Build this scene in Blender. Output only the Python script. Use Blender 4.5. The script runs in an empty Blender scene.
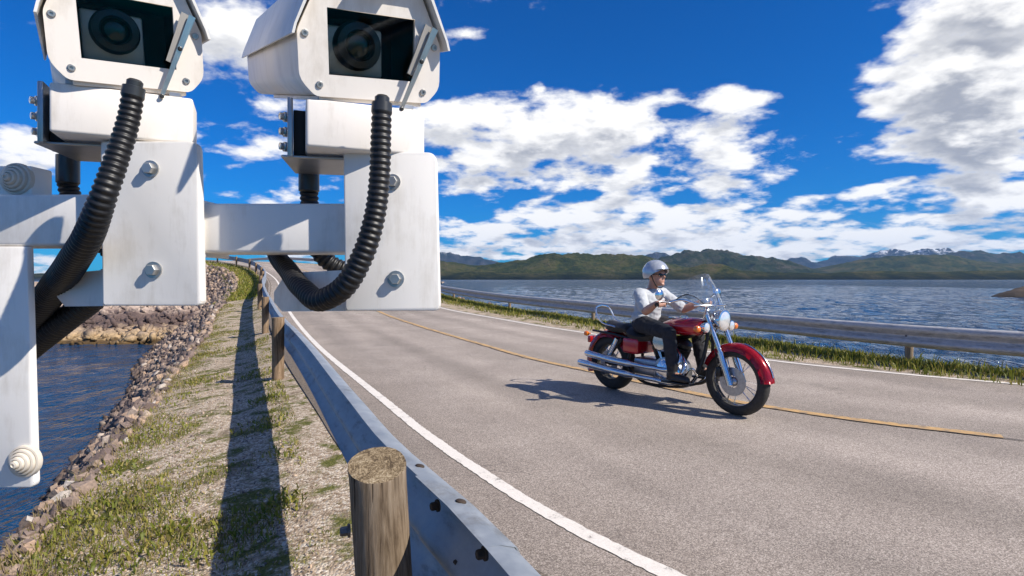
import bpy, bmesh, math, random
import numpy as np
from mathutils import Vector, Matrix, Euler, noise as mnoise
R_ = math.radians
random.seed(7)
rng = np.random.default_rng(7)
scene = bpy.context.scene
COL = scene.collection

# ------------------------------------------------------------------ camera, light, exposure
EYE = 1.25
FPX = 560.0
cam_data = bpy.data.cameras.new("camera")
cam_data.sensor_width = 36.0
cam_data.lens = 36.0 * FPX / 1024.0
cam_data.shift_y = -9.0 / 1024.0
cam_data.clip_start = 0.05
cam_data.clip_end = 40000.0
cam = bpy.data.objects.new("camera", cam_data)
cam.location = (0, 0, EYE)
cam.rotation_euler = (R_(90), 0, 0)
COL.objects.link(cam)
scene.camera = cam

SUN_EL = R_(40.5)
SUN_AZ = R_(115.0)                      # clockwise from +Y
sun_dir = Vector((math.cos(SUN_EL) * math.sin(SUN_AZ), math.cos(SUN_EL) * math.cos(SUN_AZ), math.sin(SUN_EL)))
sd = bpy.data.lights.new("sun", "SUN")
sd.energy = 4.6
sd.angle = R_(0.53)
sd.color = (1.0, 0.93, 0.83)
sun = bpy.data.objects.new("sun", sd)
sun.rotation_euler = sun_dir.to_track_quat('Z', 'Y').to_euler()
sun.location = sun_dir * 50
COL.objects.link(sun)

scene.view_settings.view_transform = 'Standard'
scene.view_settings.look = 'None'
scene.view_settings.exposure = 0.5
scene.view_settings.gamma = 1.0
scene.view_settings.use_curve_mapping = False
scene.cycles.max_bounces = 8
scene.cycles.transparent_max_bounces = 12
scene.cycles.volume_bounces = 0


# ------------------------------------------------------------------ node helper
class NT:
    def __init__(self, tree):
        self.t = tree

    def n(self, typ, **kw):
        node = self.t.nodes.new(typ)
        for k, v in kw.items():
            if k.startswith("_"):
                setattr(node, k[1:], v)
            else:
                key = k
                if k.isdigit() or (k[0] == 'i' and k[1:].isdigit()):
                    key = int(k.lstrip('i'))
                sock = node.inputs[key]
                if isinstance(v, bpy.types.NodeSocket):
                    self.t.links.new(v, sock)
                else:
                    sock.default_value = v
        return node

    def link(self, a, b):
        self.t.links.new(a, b)

    def math(self, op, a, b=None, c=None, clamp=False):
        node = self.t.nodes.new("ShaderNodeMath")
        node.operation = op
        node.use_clamp = clamp
        for i, v in enumerate((a, b, c)):
            if v is None:
                continue
            if isinstance(v, bpy.types.NodeSocket):
                self.t.links.new(v, node.inputs[i])
            else:
                node.inputs[i].default_value = v
        return node.outputs[0]

    def vmath(self, op, a, b=None, scale=None):
        node = self.t.nodes.new("ShaderNodeVectorMath")
        node.operation = op
        for i, v in enumerate((a, b)):
            if v is None:
                continue
            if isinstance(v, bpy.types.NodeSocket):
                self.t.links.new(v, node.inputs[i])
            else:
                node.inputs[i].default_value = v
        if scale is not None:
            if isinstance(scale, bpy.types.NodeSocket):
                self.t.links.new(scale, node.inputs[3])
            else:
                node.inputs[3].default_value = scale
        return node.outputs[0]

    def ramp(self, fac, stops, interp='LINEAR'):
        node = self.t.nodes.new("ShaderNodeValToRGB")
        cr = node.color_ramp
        cr.interpolation = interp
        while len(cr.elements) < len(stops):
            cr.elements.new(0.5)
        for e, (p, c) in zip(cr.elements, stops):
            e.position = p
            e.color = (*c, 1) if len(c) == 3 else c
        self.t.links.new(fac, node.inputs[0])
        return node.outputs[0]

    def mix(self, fac, a, b, blend='MIX'):
        node = self.t.nodes.new("ShaderNodeMix")
        node.data_type = 'RGBA'
        node.blend_type = blend
        for idx, v in ((0, fac), (6, a), (7, b)):
            if isinstance(v, bpy.types.NodeSocket):
                self.t.links.new(v, node.inputs[idx])
            else:
                if idx and len(v) == 3:
                    v = (*v, 1)
                node.inputs[idx].default_value = v
        return node.outputs[2]

    def noise(self, vec, scale, detail=4.0, rough=0.55, dist=0.0):
        node = self.n("ShaderNodeTexNoise", Scale=scale, Detail=detail, Roughness=rough, Distortion=dist)
        if vec is not None:
            self.link(vec, node.inputs["Vector"])
        return node.outputs["Fac"]

    def sstep(self, x, a, b, lo=0.0, hi=1.0):
        node = self.t.nodes.new("ShaderNodeMapRange")
        node.interpolation_type = 'SMOOTHSTEP'
        self.t.links.new(x, node.inputs[0])
        for i, v in ((1, a), (2, b), (3, lo), (4, hi)):
            node.inputs[i].default_value = v
        return node.outputs[0]


def new_mat(name):
    m = bpy.data.materials.new(name)
    m.use_nodes = True
    nt = NT(m.node_tree)
    b = m.node_tree.nodes["Principled BSDF"]
    return m, nt, b


def gen(nt):
    return nt.n("ShaderNodeTexCoord").outputs["Object"]


def worldpos(nt):
    return nt.n("ShaderNodeNewGeometry").outputs["Position"]


def bump(nt, b, height, strength=0.3, dist=0.01):
    bn = nt.n("ShaderNodeBump", Strength=strength, Distance=dist, Height=height)
    nt.link(bn.outputs[0], b.inputs["Normal"])


def simple_mat(name, col, rough=0.5, metal=0.0, var=0.12, vscale=20.0, bstr=0.0, bscale=80.0, spec=0.5, coat=0.0):
    m, nt, b = new_mat(name)
    v = gen(nt)
    f = nt.noise(v, vscale, 5)
    lo = tuple(c * (1 - var) for c in col)
    hi = tuple(min(1, c * (1 + var)) for c in col)
    nt.link(nt.ramp(f, [(0.3, lo), (0.7, hi)]), b.inputs["Base Color"])
    b.inputs["Roughness"].default_value = rough
    b.inputs["Metallic"].default_value = metal
    b.inputs["Specular IOR Level"].default_value = spec
    b.inputs["Coat Weight"].default_value = coat
    if bstr:
        bump(nt, b, nt.noise(v, bscale, 4), bstr, 0.002)
    return m


# ------------------------------------------------------------------ sky
def px_dir(px, py):
    az = math.atan2(px - 512, FPX)
    el = math.atan2((279 - py), math.hypot(FPX, px - 512))
    return az, el


world = bpy.data.worlds.new("World")
scene.world = world
world.use_nodes = True
wt = world.node_tree
for n_ in list(wt.nodes):
    wt.nodes.remove(n_)
W = NT(wt)

# cloud banks of the day: (azimuth/elevation given through the bearing they stand at), half sizes, weight
BANKS = [
    (585, 130, 80, 38, .20), (515, 152, 70, 30, .20), (655, 150, 70, 30, .15), (740, 163, 62, 20, .19), (455, 150, 40, 30, .18), (600, 96, 50, 22, .16), (465, 108, 34, 16, .14),
    (728, 97, 30, 17, .26), (768, 103, 14, 9, .12),
    (945, 2, 85, 36, .42), (1005, 50, 60, 60, .30), (985, 105, 60, 40, .30), (905, 98, 50, 34, .18), (930, 128, 50, 20, .14), (985, 152, 56, 15, .30), (893, 189, 36, 9, .26), (1000, 190, 50, 14, .26),
    (590, 212, 80, 11, .17), (510, 222, 60, 8, .12), (710, 206, 50, 8, .10), (650, 208, 200, 26, .03), (560, 236, 100, 10, .11), (690, 232, 100, 16, .17), (820, 228, 110, 12, .13), (950, 226, 100, 14, .15), (470, 232, 40, 9, .14), (620, 190, 18, 6, .22), (650, 252, 140, 9, .20), (880, 248, 180, 10, .22), (480, 252, 60, 7, .16), (790, 198, 40, 8, .12),
    (255, 145, 36, 13, .26), (258, 34, 64, 42, .34), (28, 152, 44, 20, .34), (5, 128, 30, 10, .14), (262, 196, 50, 8, .24), (190, 92, 16, 9, .14), (478, 34, 18, 7, .24), (455, 47, 12, 6, .12), (618, 3, 16, 5, .24), (568, 45, 7, 4, .24), (539, 86, 7, 6, .20), (640, 25, 8, 4, .12), (45, 262, 30, 8, .2), (50, 290, 40, 8, .26), (15, 52, 22, 6, .14),
    (690, 36, 180, 44, -.34), (505, 66, 44, 20, -.24), (120, 205, 150, 40, -.14), (215, 112, 26, 22, -.16), (810, 62, 60, 46, -.26), (830, 140, 26, 26, -.16), (560, 194, 60, 6, -.16), (465, 208, 40, 10, -.20), (845, 180, 34, 16, -.16), (800, 190, 60, 6, -.1), (15, 80, 60, 34, -.25), (910, 168, 50, 6, -.16), (660, 185, 30, 6, -.1),
]
grp = bpy.data.node_groups.new("cloud_density", "ShaderNodeTree")
grp.interface.new_socket("Direction", in_out='INPUT', socket_type='NodeSocketVector')
grp.interface.new_socket("Density", in_out='OUTPUT', socket_type='NodeSocketFloat')
grp.interface.new_socket("Elevation", in_out='OUTPUT', socket_type='NodeSocketFloat')
G = NT(grp)
gi = G.n("NodeGroupInput")
go = G.n("NodeGroupOutput")
dirn = G.vmath('NORMALIZE', gi.outputs[0])
sx = G.n("ShaderNodeSeparateXYZ", Vector=dirn)
az = G.math('ARCTAN2', sx.outputs[0], sx.outputs[1])
el = G.math('ARCSINE', sx.outputs[2])
zz = G.math('ADD', G.math('MAXIMUM', sx.outputs[2], 0.0), 0.26)
plane = G.n("ShaderNodeCombineXYZ", X=G.math('DIVIDE', sx.outputs[0], zz), Y=G.math('DIVIDE', sx.outputs[1], zz), Z=G.math('MULTIPLY', el, 1.3)).outputs[0]
big = G.noise(plane, 1.9, 3, .5, .2)
fine = G.noise(plane, 6.8, 11, .555, .12)
mid = G.noise(G.vmath('ADD', plane, (7.3, 2.1, 0)), 4.2, 5, .55, .1)
dens = G.math('ADD', G.math('MULTIPLY', G.math('SUBTRACT', big, .5), .25), G.math('ADD', G.math('MULTIPLY', G.math('SUBTRACT', fine, .5), 1.05), G.math('MULTIPLY', G.math('SUBTRACT', mid, .5), .95)))
total = dens
for (cx, cy, rx, ry, amp) in BANKS:
    a0, e0 = px_dir(cx, cy)
    ra = rx / FPX * math.cos(a0) ** 2
    re = ry / FPX * math.cos(a0)
    da = G.math('MULTIPLY', G.math('SUBTRACT', az, a0), 1 / ra)
    de = G.math('MULTIPLY', G.math('SUBTRACT', el, e0), 1 / re)
    q = G.math('ADD', G.math('MULTIPLY', da, da), G.math('MULTIPLY', de, de))
    # flat-topped falloff: 1/(1+q^2)
    w = G.math('DIVIDE', amp, G.math('ADD', G.math('MULTIPLY', q, q), 1.0))
    total = G.math('ADD', total, w)
G.link(total, go.inputs[0])
G.link(el, go.inputs[1])

tc = W.n("ShaderNodeTexCoord").outputs["Generated"]
g1 = W.n("ShaderNodeGroup")
g1.node_tree = grp
W.link(tc, g1.inputs[0])
g2 = W.n("ShaderNodeGroup")
g2.node_tree = grp
W.link(W.vmath('ADD', tc, tuple(Vector((0.016, 0.0, 0.038)))), g2.inputs[0])
d1, d2, elev = g1.outputs[0], g2.outputs[0], g1.outputs[1]
cover = W.sstep(d1, .025, .29)
thick = W.sstep(d1, .10, .55)
shade = W.sstep(W.math('SUBTRACT', d2, W.math('MULTIPLY', d1, .62)), -.05, .30)     # how much cloud stands between here and the light above
shade = W.math('MULTIPLY', shade, W.math('ADD', W.math('MULTIPLY', thick, .6), .4), clamp=True)
cloud_col = W.mix(shade, (8.0, 7.9, 7.75), (2.9, 3.05, 3.5))
sky = W.n("ShaderNodeTexSky")
sky.sky_type = 'NISHITA'
sky.sun_disc = False
sky.sun_elevation = SUN_EL
sky.sun_rotation = SUN_AZ
sky.altitude = 0
sky.air_density = 1.0
sky.dust_density = 0.2
sky.ozone_density = 2.5
skyc = W.mix(1.0, sky.outputs[0], (.0, .64, 1.32), "MULTIPLY")
skyc = W.n("ShaderNodeHueSaturation", Hue=.507, Saturation=1.22, Value=.62, Color=skyc).outputs[0]
above = W.sstep(elev, -.01, .01)
cover = W.math('MULTIPLY', cover, above)
col = W.mix(cover, skyc, cloud_col)
bg = W.n("ShaderNodeBackground", Color=col, Strength=0.1)
wo = W.n("ShaderNodeOutputWorld")
W.link(bg.outputs[0], wo.inputs[0])
world.cycles.sampling_method = 'MANUAL'
world.cycles.sample_map_resolution = 512


# ------------------------------------------------------------------ object helpers
def tag(o, label=None, cat=None, group=None, kind=None):
    if label:
        o["label"] = label
    if cat:
        o["category"] = cat
    if group:
        o["group"] = group
    if kind:
        o["kind"] = kind
    return o


def empty(name, loc=(0, 0, 0), rot=(0, 0, 0)):
    o = bpy.data.objects.new(name, None)
    o.location = loc
    o.rotation_euler = rot
    o.empty_display_size = .1
    COL.objects.link(o)
    return o


def mesh_obj(name, me, mat, parent=None):
    o = bpy.data.objects.new(name, me)
    if mat:
        for m in (mat if isinstance(mat, (list, tuple)) else [mat]):
            me.materials.append(m)
    COL.objects.link(o)
    if parent:
        o.parent = parent
    return o


def obj(name, bm, mat, parent=None, smooth=True, angle=35):
    bmesh.ops.recalc_face_normals(bm, faces=bm.faces)
    if smooth:
        for f in bm.faces:
            f.smooth = True
        for e in bm.edges:
            if len(e.link_faces) == 2 and e.calc_face_angle(0) > R_(angle):
                e.smooth = False
    me = bpy.data.meshes.new(name)
    bm.to_mesh(me)
    bm.free()
    return mesh_obj(name, me, mat, parent)


def NB():
    return bmesh.new()


def box(bm, lo, hi, bev=0.0, seg=2, M=None):
    lo, hi = Vector(lo), Vector(hi)
    c = (lo + hi) / 2
    s = hi - lo
    geo = bmesh.ops.create_cube(bm, size=1.0)
    vs = geo['verts']
    for v in vs:
        v.co = Vector((v.co.x * s.x, v.co.y * s.y, v.co.z * s.z)) + c
    if bev:
        es = list({e for v in vs for e in v.link_edges})
        r = bmesh.ops.bevel(bm, geom=es, offset=bev, segments=seg, affect='EDGES', profile=.5)
        vs = list({v for f in r['faces'] for v in f.verts} | {v for v in vs if v.is_valid})
    if M is not None:
        bmesh.ops.transform(bm, matrix=M, verts=vs)
    return vs


def frame_of(d):
    d = d.normalized()
    up = Vector((0, 0, 1)) if abs(d.z) < .95 else Vector((1, 0, 0))
    a = d.cross(up).normalized()
    return a, a.cross(d).normalized()


def tube(bm, pts, rad, seg=10, caps=True):
    """Tube along pts; rad a number or a list. Parallel-transported frame."""
    pts = [Vector(p) for p in pts]
    n = len(pts)
    rad = [rad] * n if not isinstance(rad, (list, tuple)) else rad
    tang = []
    for i in range(n):
        a = pts[max(i - 1, 0)]
        b = pts[min(i + 1, n - 1)]
        tang.append((b - a).normalized())
    u, _ = frame_of(tang[0])
    rings = []
    for i in range(n):
        t = tang[i]
        u = (u - t * u.dot(t)).normalized()
        w = t.cross(u)
        rings.append([bm.verts.new(pts[i] + (u * math.cos(k * 2 * math.pi / seg) + w * math.sin(k * 2 * math.pi / seg)) * rad[i]) for k in range(seg)])
    for i in range(n - 1):
        for k in range(seg):
            bm.faces.new((rings[i][k], rings[i][(k + 1) % seg], rings[i + 1][(k + 1) % seg], rings[i + 1][k]))
    if caps:
        bm.faces.new(rings[0][::-1])
        bm.faces.new(rings[-1])
    return rings


def lathe(bm, prof, origin, axis, seg=20):
    """prof: list of (radius, along)."""
    origin = Vector(origin)
    axis = Vector(axis).normalized()
    u, w = frame_of(axis)
    rings = []
    for r, h in prof:
        c = origin + axis * h
        if r < 1e-6:
            rings.append([bm.verts.new(c)])
        else:
            rings.append([bm.verts.new(c + (u * math.cos(k * 2 * math.pi / seg) + w * math.sin(k * 2 * math.pi / seg)) * r) for k in range(seg)])
    for a, b in zip(rings[:-1], rings[1:]):
        if len(a) == 1 and len(b) == 1:
            continue
        for k in range(seg):
            k2 = (k + 1) % seg
            if len(a) == 1:
                bm.faces.new((a[0], b[k2], b[k]))
            elif len(b) == 1:
                bm.faces.new((a[k], a[k2], b[0]))
            else:
                bm.faces.new((a[k], a[k2], b[k2], b[k]))
    closed = prof[0] == prof[-1]
    for r_, rev in ((rings[0], True), (rings[-1], False)):
        if len(r_) > 1 and not closed:
            bm.faces.new(r_[::-1] if rev else r_)


def prism(bm, poly, y0, y1, bev=0.0, seg=2):
    """polygon in (x, z) extruded along y."""
    a = [bm.verts.new((x, y0, z)) for x, z in poly]
    b = [bm.verts.new((x, y1, z)) for x, z in poly]
    n = len(poly)
    fs = [bm.faces.new(a), bm.faces.new(b[::-1])]
    for i in range(n):
        fs.append(bm.faces.new((a[i], b[i], b[(i + 1) % n], a[(i + 1) % n])))
    if bev:
        es = list({e for f in fs for e in f.edges})
        bmesh.ops.recalc_face_normals(bm, faces=fs)
        bmesh.ops.bevel(bm, geom=es, offset=bev, segments=seg, affect='EDGES', profile=.5)


def round_poly(poly, r, n=4):
    out = []
    m = len(poly)
    for i in range(m):
        p0, p1, p2 = Vector(poly[i - 1]), Vector(poly[i]), Vector(poly[(i + 1) % m])
        rr = r[i] if isinstance(r, (list, tuple)) else r
        if rr <= 0:
            out.append(tuple(p1))
            continue
        a = (p0 - p1).normalized()
        b = (p2 - p1).normalized()
        rr = min(rr, (p0 - p1).length * .45, (p2 - p1).length * .45)
        s, e = p1 + a * rr, p1 + b * rr
        for k in range(n + 1):
            t = k / n
            out.append(tuple(s * (1 - t) ** 2 + p1 * 2 * t * (1 - t) + e * t * t))
    return out


def catmull(pts, step=8):
    P = [Vector(p) for p in pts]
    out = []
    for i in range(len(P) - 1):
        p0 = P[max(i - 1, 0)] if i > 0 else P[0] * 2 - P[1]
        p1, p2 = P[i], P[i + 1]
        p3 = P[i + 2] if i + 2 < len(P) else P[-1] * 2 - P[-2]
        # centripetal-ish tangents
        d1 = max((p2 - p1).length, 1e-6)
        d0 = max((p1 - p0).length, 1e-6)
        d2 = max((p3 - p2).length, 1e-6)
        m1 = ((p2 - p1) / d1 * d0 + (p1 - p0) / d0 * d1) / (d0 + d1) * d1
        m2 = ((p3 - p2) / d2 * d1 + (p2 - p1) / d1 * d2) / (d1 + d2) * d1
        for k in range(step):
            t = k / step
            out.append(p1 * (2 * t ** 3 - 3 * t * t + 1) + m1 * (t ** 3 - 2 * t * t + t) + p2 * (-2 * t ** 3 + 3 * t * t) + m2 * (t ** 3 - t * t))
    out.append(P[-1].copy())
    return out


class Path:
    def __init__(self, pts, step=10):
        self.p = catmull(pts, step)
        self.s = [0.0]
        for a, b in zip(self.p[:-1], self.p[1:]):
            self.s.append(self.s[-1] + (b - a).length)
        self.L = self.s[-1]
        self.sa = np.array(self.s)
        self.pa = np.array([tuple(q) for q in self.p])

    def at(self, s):
        return Vector([float(np.interp(s, self.sa, self.pa[:, k])) for k in range(3)])

    def frame(self, s):
        a = self.at(max(s - .15, 0))
        b = self.at(min(s + .15, self.L))
        t = b - a
        t.z = 0
        t.normalize()
        return self.at(s), t, Vector((-t.y, t.x, 0))     # position, tangent, left normal

    def s_at_y(self, y):
        i = int(np.argmin(np.abs(self.pa[:, 1] - y)))
        lo, hi = self.sa[max(i - 1, 0)], self.sa[min(i + 1, len(self.sa) - 1)]
        best = min(np.linspace(lo, hi, 40), key=lambda q: abs(self.at(q).y - y))
        return float(best)


def at(px, py, y):
    return Vector(((px - 512) / FPX * y, y, EYE + (279 - py) / FPX * y))


# ------------------------------------------------------------------ materials of the setting
def mat_asphalt():
    m, nt, b = new_mat("asphalt")
    p = worldpos(nt)
    g = nt.noise(p, 220, 2, .6)
    g2 = nt.n("ShaderNodeTexVoronoi", Vector=p, Scale=195.0).outputs["Color"]
    g2v = nt.n("ShaderNodeSeparateColor", Color=g2).outputs[0]
    mid = nt.noise(p, 1.1, 6, .6)
    lanes = nt.noise(nt.vmath('MULTIPLY', nt.n("ShaderNodeVectorRotate", _rotation_type='Z_AXIS', Vector=p, Angle=R_(-25)).outputs[0], (1.0, .07, 1)), .9, 3, .55)
    k = nt.math('ADD', nt.math('MULTIPLY', g, .55), nt.math('MULTIPLY', g2v, .45))
    base = nt.ramp(k, [(.24, (.125, .103, .083)), (.44, (.255, .214, .180)), (.60, (.370, .315, .268)), (.78, (.60, .53, .46))])
    base = nt.mix(1.0, base, nt.ramp(lanes, [(.3, (.80, .79, .78)), (.7, (1.22, 1.21, 1.2))]), 'MULTIPLY')
    base = nt.mix(1.0, base, nt.ramp(mid, [(.3, (.86, .85, .84)), (.7, (1.12, 1.12, 1.12))]), 'MULTIPLY')
    acr = nt.n("ShaderNodeAttribute", _attribute_name="across").outputs["Fac"]
    wob = nt.math('ADD', acr, nt.math('MULTIPLY', nt.math('SUBTRACT', nt.noise(p, .35, 3), .5), .05))
    trk = nt.ramp(wob, [(.0, (.86, .85, .84)), (.10, (.93, .93, .93)), (.17, (1.10, 1.10, 1.10)), (.25, (.90, .90, .89)), (.33, (1.11, 1.11, 1.11)), (.44, (.92, .92, .91)), (.56, (.92, .92, .91)), (.66, (1.10, 1.10, 1.10)), (.75, (.91, .91, .90)), (.84, (1.09, 1.09, 1.09)), (.95, (.92, .92, .91))], 'EASE')
    base = nt.mix(1.0, base, trk, 'MULTIPLY')
    stain = nt.sstep(nt.noise(nt.vmath('ADD', p, (3, 9, 0)), .8, 8, .72), .57, .70)
    base = nt.mix(nt.math('MULTIPLY', stain, .30), base, (.06, .05, .042, 1))
    # hairline cracks here and there
    ck = nt.n("ShaderNodeTexVoronoi", _feature='DISTANCE_TO_EDGE', Vector=nt.vmath('ADD', p, nt.vmath('SCALE', nt.n("ShaderNodeTexNoise", Vector=p, Scale=2.2, Detail=6.0).outputs["Color"], scale=.8)), Scale=.45).outputs["Distance"]
    ck = nt.math('MULTIPLY', nt.sstep(ck, .0, .006, 1, 0), nt.sstep(nt.noise(p, .5, 2), .50, .60))
    base = nt.mix(nt.math('MULTIPLY', ck, .55), base, (.05, .042, .036, 1))
    nt.link(base, b.inputs["Base Color"])
    b.inputs["Roughness"].default_value = .82
    bump(nt, b, k, .55, .006)
    return m


def mat_paint(name, col, wear_lo, wear_hi):
    m, nt, b = new_mat(name)
    p = worldpos(nt)
    g = nt.noise(p, 130, 3, .65)
    w = nt.noise(p, 9, 6, .7)
    asphalt_c = nt.ramp(g, [(.35, (.06, .05, .042)), (.7, (.27, .23, .19))])
    paint = nt.mix(1.0, (*col, 1), nt.ramp(g, [(.3, (.78, .77, .75)), (.62, (1, 1, 1))]), 'MULTIPLY')
    f = nt.sstep(nt.math('ADD', nt.math('MULTIPLY', w, .6), nt.math('MULTIPLY', g, .4)), wear_lo, wear_hi)
    nt.link(nt.mix(f, paint, asphalt_c), b.inputs["Base Color"])
    b.inputs["Roughness"].default_value = .6
    bump(nt, b, g, .35, .004)
    return m


def mat_verge():
    m, nt, b = new_mat("verge_gravel")
    p = worldpos(nt)
    vor = nt.n("ShaderNodeTexVoronoi", Vector=p, Scale=62.0)
    vc = nt.n("ShaderNodeSeparateColor", Color=vor.outputs["Color"]).outputs[0]
    grain = nt.noise(p, 120, 3, .6)
    gravel = nt.ramp(vc, [(.0, (.21, .15, .095)), (.35, (.38, .29, .205)), (.7, (.52, .42, .31)), (1.0, (.72, .63, .51))])
    soil = nt.ramp(grain, [(.3, (.12, .085, .05)), (.7, (.27, .205, .135))])
    moss = nt.ramp(nt.noise(p, 40, 4, .7), [(.3, (.06, .068, .012)), (.55, (.13, .13, .028)), (.75, (.22, .185, .07))])
    a = nt.sstep(nt.noise(p, 2.1, 9, .70), .52, .68)
    c = nt.sstep(nt.noise(nt.vmath('ADD', p, (11, 4, 2)), 2.6, 10, .74), .50, .60)
    base = nt.mix(a, gravel, soil)
    base = nt.mix(c, base, moss)
    nt.link(base, b.inputs["Base Color"])
    b.inputs["Roughness"].default_value = .95
    b.inputs["Specular IOR Level"].default_value = .2
    bump(nt, b, nt.math('ADD', nt.math('MULTIPLY', vor.outputs["Distance"], -1.2), grain), .7, .012)
    return m


def mat_rock(name="rock", tint=(1, 1, 1)):
    m, nt, b = new_mat(name)
    geo = nt.n("ShaderNodeNewGeometry")
    oi = nt.n("ShaderNodeObjectInfo")
    r = nt.math('FRACT', nt.math('ADD', geo.outputs["Random Per Island"], nt.math('MULTIPLY', oi.outputs["Random"], 7.31)))
    T = lambda c: tuple(x * y for x, y in zip(c, tint))
    base = nt.ramp(r, [(0, T((.080, .060, .058))), (.25, T((.165, .122, .108))), (.5, T((.25, .188, .155))), (.75, T((.35, .265, .205))), (.9, T((.42, .29, .20))), (1.0, T((.46, .42, .38)))])
    p = geo.outputs["Position"]
    sp = nt.noise(p, 38, 5, .7)
    base = nt.mix(1.0, base, nt.ramp(sp, [(.3, (.62, .62, .62)), (.7, (1.25, 1.22, 1.18))]), 'MULTIPLY')
    z = nt.n("ShaderNodeSeparateXYZ", Vector=p).outputs[2]
    zn = nt.math('ADD', z, nt.math('MULTIPLY', nt.noise(p, 1.6, 4), .5))
    wet = nt.sstep(zn, -1.45, -1.12, 1, 0)
    base = nt.mix(nt.math('MULTIPLY', wet, .85), base, (.055, .032, .014, 1))
    nt.link(base, b.inputs["Base Color"])
    nt.link(nt.sstep(wet, 0, 1, .9, .45), b.inputs["Roughness"])
    bump(nt, b, sp, .5, .02)
    return m


def mat_grass():
    m, nt, b = new_mat("grass_blades")
    geo = nt.n("ShaderNodeNewGeometry")
    patch = nt.noise(geo.outputs["Position"], 1.7, 3)
    k = nt.math('ADD', nt.math('MULTIPLY', geo.outputs["Random Per Island"], .65), nt.math('MULTIPLY', patch, .5))
    base = nt.ramp(k, [(.15, (.085, .110, .010)), (.45, (.165, .190, .018)), (.7, (.26, .245, .030)), (.9, (.35, .275, .08))])
    nt.link(base, b.inputs["Base Color"])
    b.inputs["Roughness"].default_value = .6
    tr = nt.n("ShaderNodeBsdfTranslucent", Color=base)
    mx = nt.n("ShaderNodeMixShader", i0=.35, i1=b.outputs[0], i2=tr.outputs[0])
    nt.link(mx.outputs[0], m.node_tree.nodes["Material Output"].inputs[0])
    return m


def mat_dry():
    m, nt, b = new_mat("dry_grass_blades")
    geo = nt.n("ShaderNodeNewGeometry")
    base = nt.ramp(geo.outputs["Random Per Island"], [(.0, (.12, .085, .03)), (.5, (.24, .18, .08)), (1, (.16, .15, .035))])
    nt.link(base, b.inputs["Base Color"])
    b.inputs["Roughness"].default_value = .7
    return m


def mat_sea():
    m, nt, b = new_mat("sea_water")
    p = worldpos(nt)
    v = nt.vmath('MULTIPLY', nt.n("ShaderNodeVectorRotate", _rotation_type='Z_AXIS', Vector=p, Angle=R_(18)).outputs[0], (.6, 1.2, 1))
    a = nt.noise(v, 2.6, 4, .6, .4)
    c = nt.noise(v, .42, 3, .5, .2)
    d = nt.noise(nt.vmath('MULTIPLY', p, (.34, .10, 1)), 1.0, 6, .75)
    h = nt.math('ADD', nt.math('MULTIPLY', a, .42), nt.math('ADD', nt.math('MULTIPLY', c, .9), nt.math('MULTIPLY', d, 2.6)))
    b.inputs["Base Color"].default_value = (.004, .040, .105, 1)
    b.inputs["Roughness"].default_value = .07
    b.inputs["IOR"].default_value = 1.33
    bn = nt.n("ShaderNodeBump", Strength=.8, Distance=.8, Height=h)
    # wave slopes of the open water, from swell down to ripples
    sl = nt.n("ShaderNodeTexNoise", Vector=v, Scale=.075, Detail=9.0, Roughness=.80, Distortion=.2).outputs["Color"]
    off = nt.vmath('MULTIPLY', nt.vmath('SUBTRACT', sl, (.5, .5, .5)), (1.0, 1.0, 0))
    nt.link(nt.vmath('NORMALIZE', nt.vmath('ADD', bn.outputs[0], off)), b.inputs["Normal"])
    return m


M_ASPHALT = mat_asphalt()
M_WHITE = mat_paint("white_road_paint", (.80, .74, .66), .54, .66)
M_YELLOW = mat_paint("yellow_road_paint", (.62, .38, .14), .45, .63)
M_VERGE = mat_verge()
M_ROCK = mat_rock()
M_GRASS = mat_grass()
M_DRY = mat_dry()
M_SEA = mat_sea()
M_GRIT = simple_mat("dark_road_grit", (.17, .138, .108), .95, var=.6, vscale=75, bstr=.8, bscale=110, spec=.2)
M_TAR = simple_mat("tar_seam", (.030, .026, .022), .7, var=.3, vscale=60)


def mat_hill(name, green, brown, rock, snow=None):
    m, nt, b = new_mat(name)
    p = worldpos(nt)
    n1 = nt.noise(p, .0062, 8, .66, .3)
    n2 = nt.noise(p, .045, 7, .75)
    k = nt.math('ADD', nt.math('MULTIPLY', n1, .65), nt.math('MULTIPLY', n2, .35))
    base = nt.ramp(k, [(.36, tuple(x * .45 for x in green)), (.46, green), (.54, brown), (.64, rock)])
    z = nt.n("ShaderNodeSeparateXYZ", Vector=p).outputs[2]
    low = nt.sstep(nt.math('ADD', z, nt.math('ADD', nt.math('MULTIPLY', n2, 30), nt.math('MULTIPLY', n1, 60))), 30, 95, 1, 0)
    base = nt.mix(low, base, (.007, .010, .006, 1))       # wood along the shore
    if snow:
        nrm = nt.n("ShaderNodeSeparateXYZ", Vector=nt.n("ShaderNodeNewGeometry").outputs["Normal"]).outputs[2]
        s = nt.sstep(nt.math('ADD', nt.math('MULTIPLY', n2, 1.5 * snow * .5), z), snow, snow * 1.25)
        s = nt.math('MULTIPLY', s, nt.sstep(nt.noise(p, .009, 5, .7), .48, .60))
        base = nt.mix(s, base, (.85, .86, .88, 1))
    nt.link(base, b.inputs["Base Color"])
    b.inputs["Roughness"].default_value = .95
    b.inputs["Specular IOR Level"].default_value = .1
    bump(nt, b, nt.math('ADD', n2, nt.math('MULTIPLY', n1, 2.0)), 1.0, 26)
    return m


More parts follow.
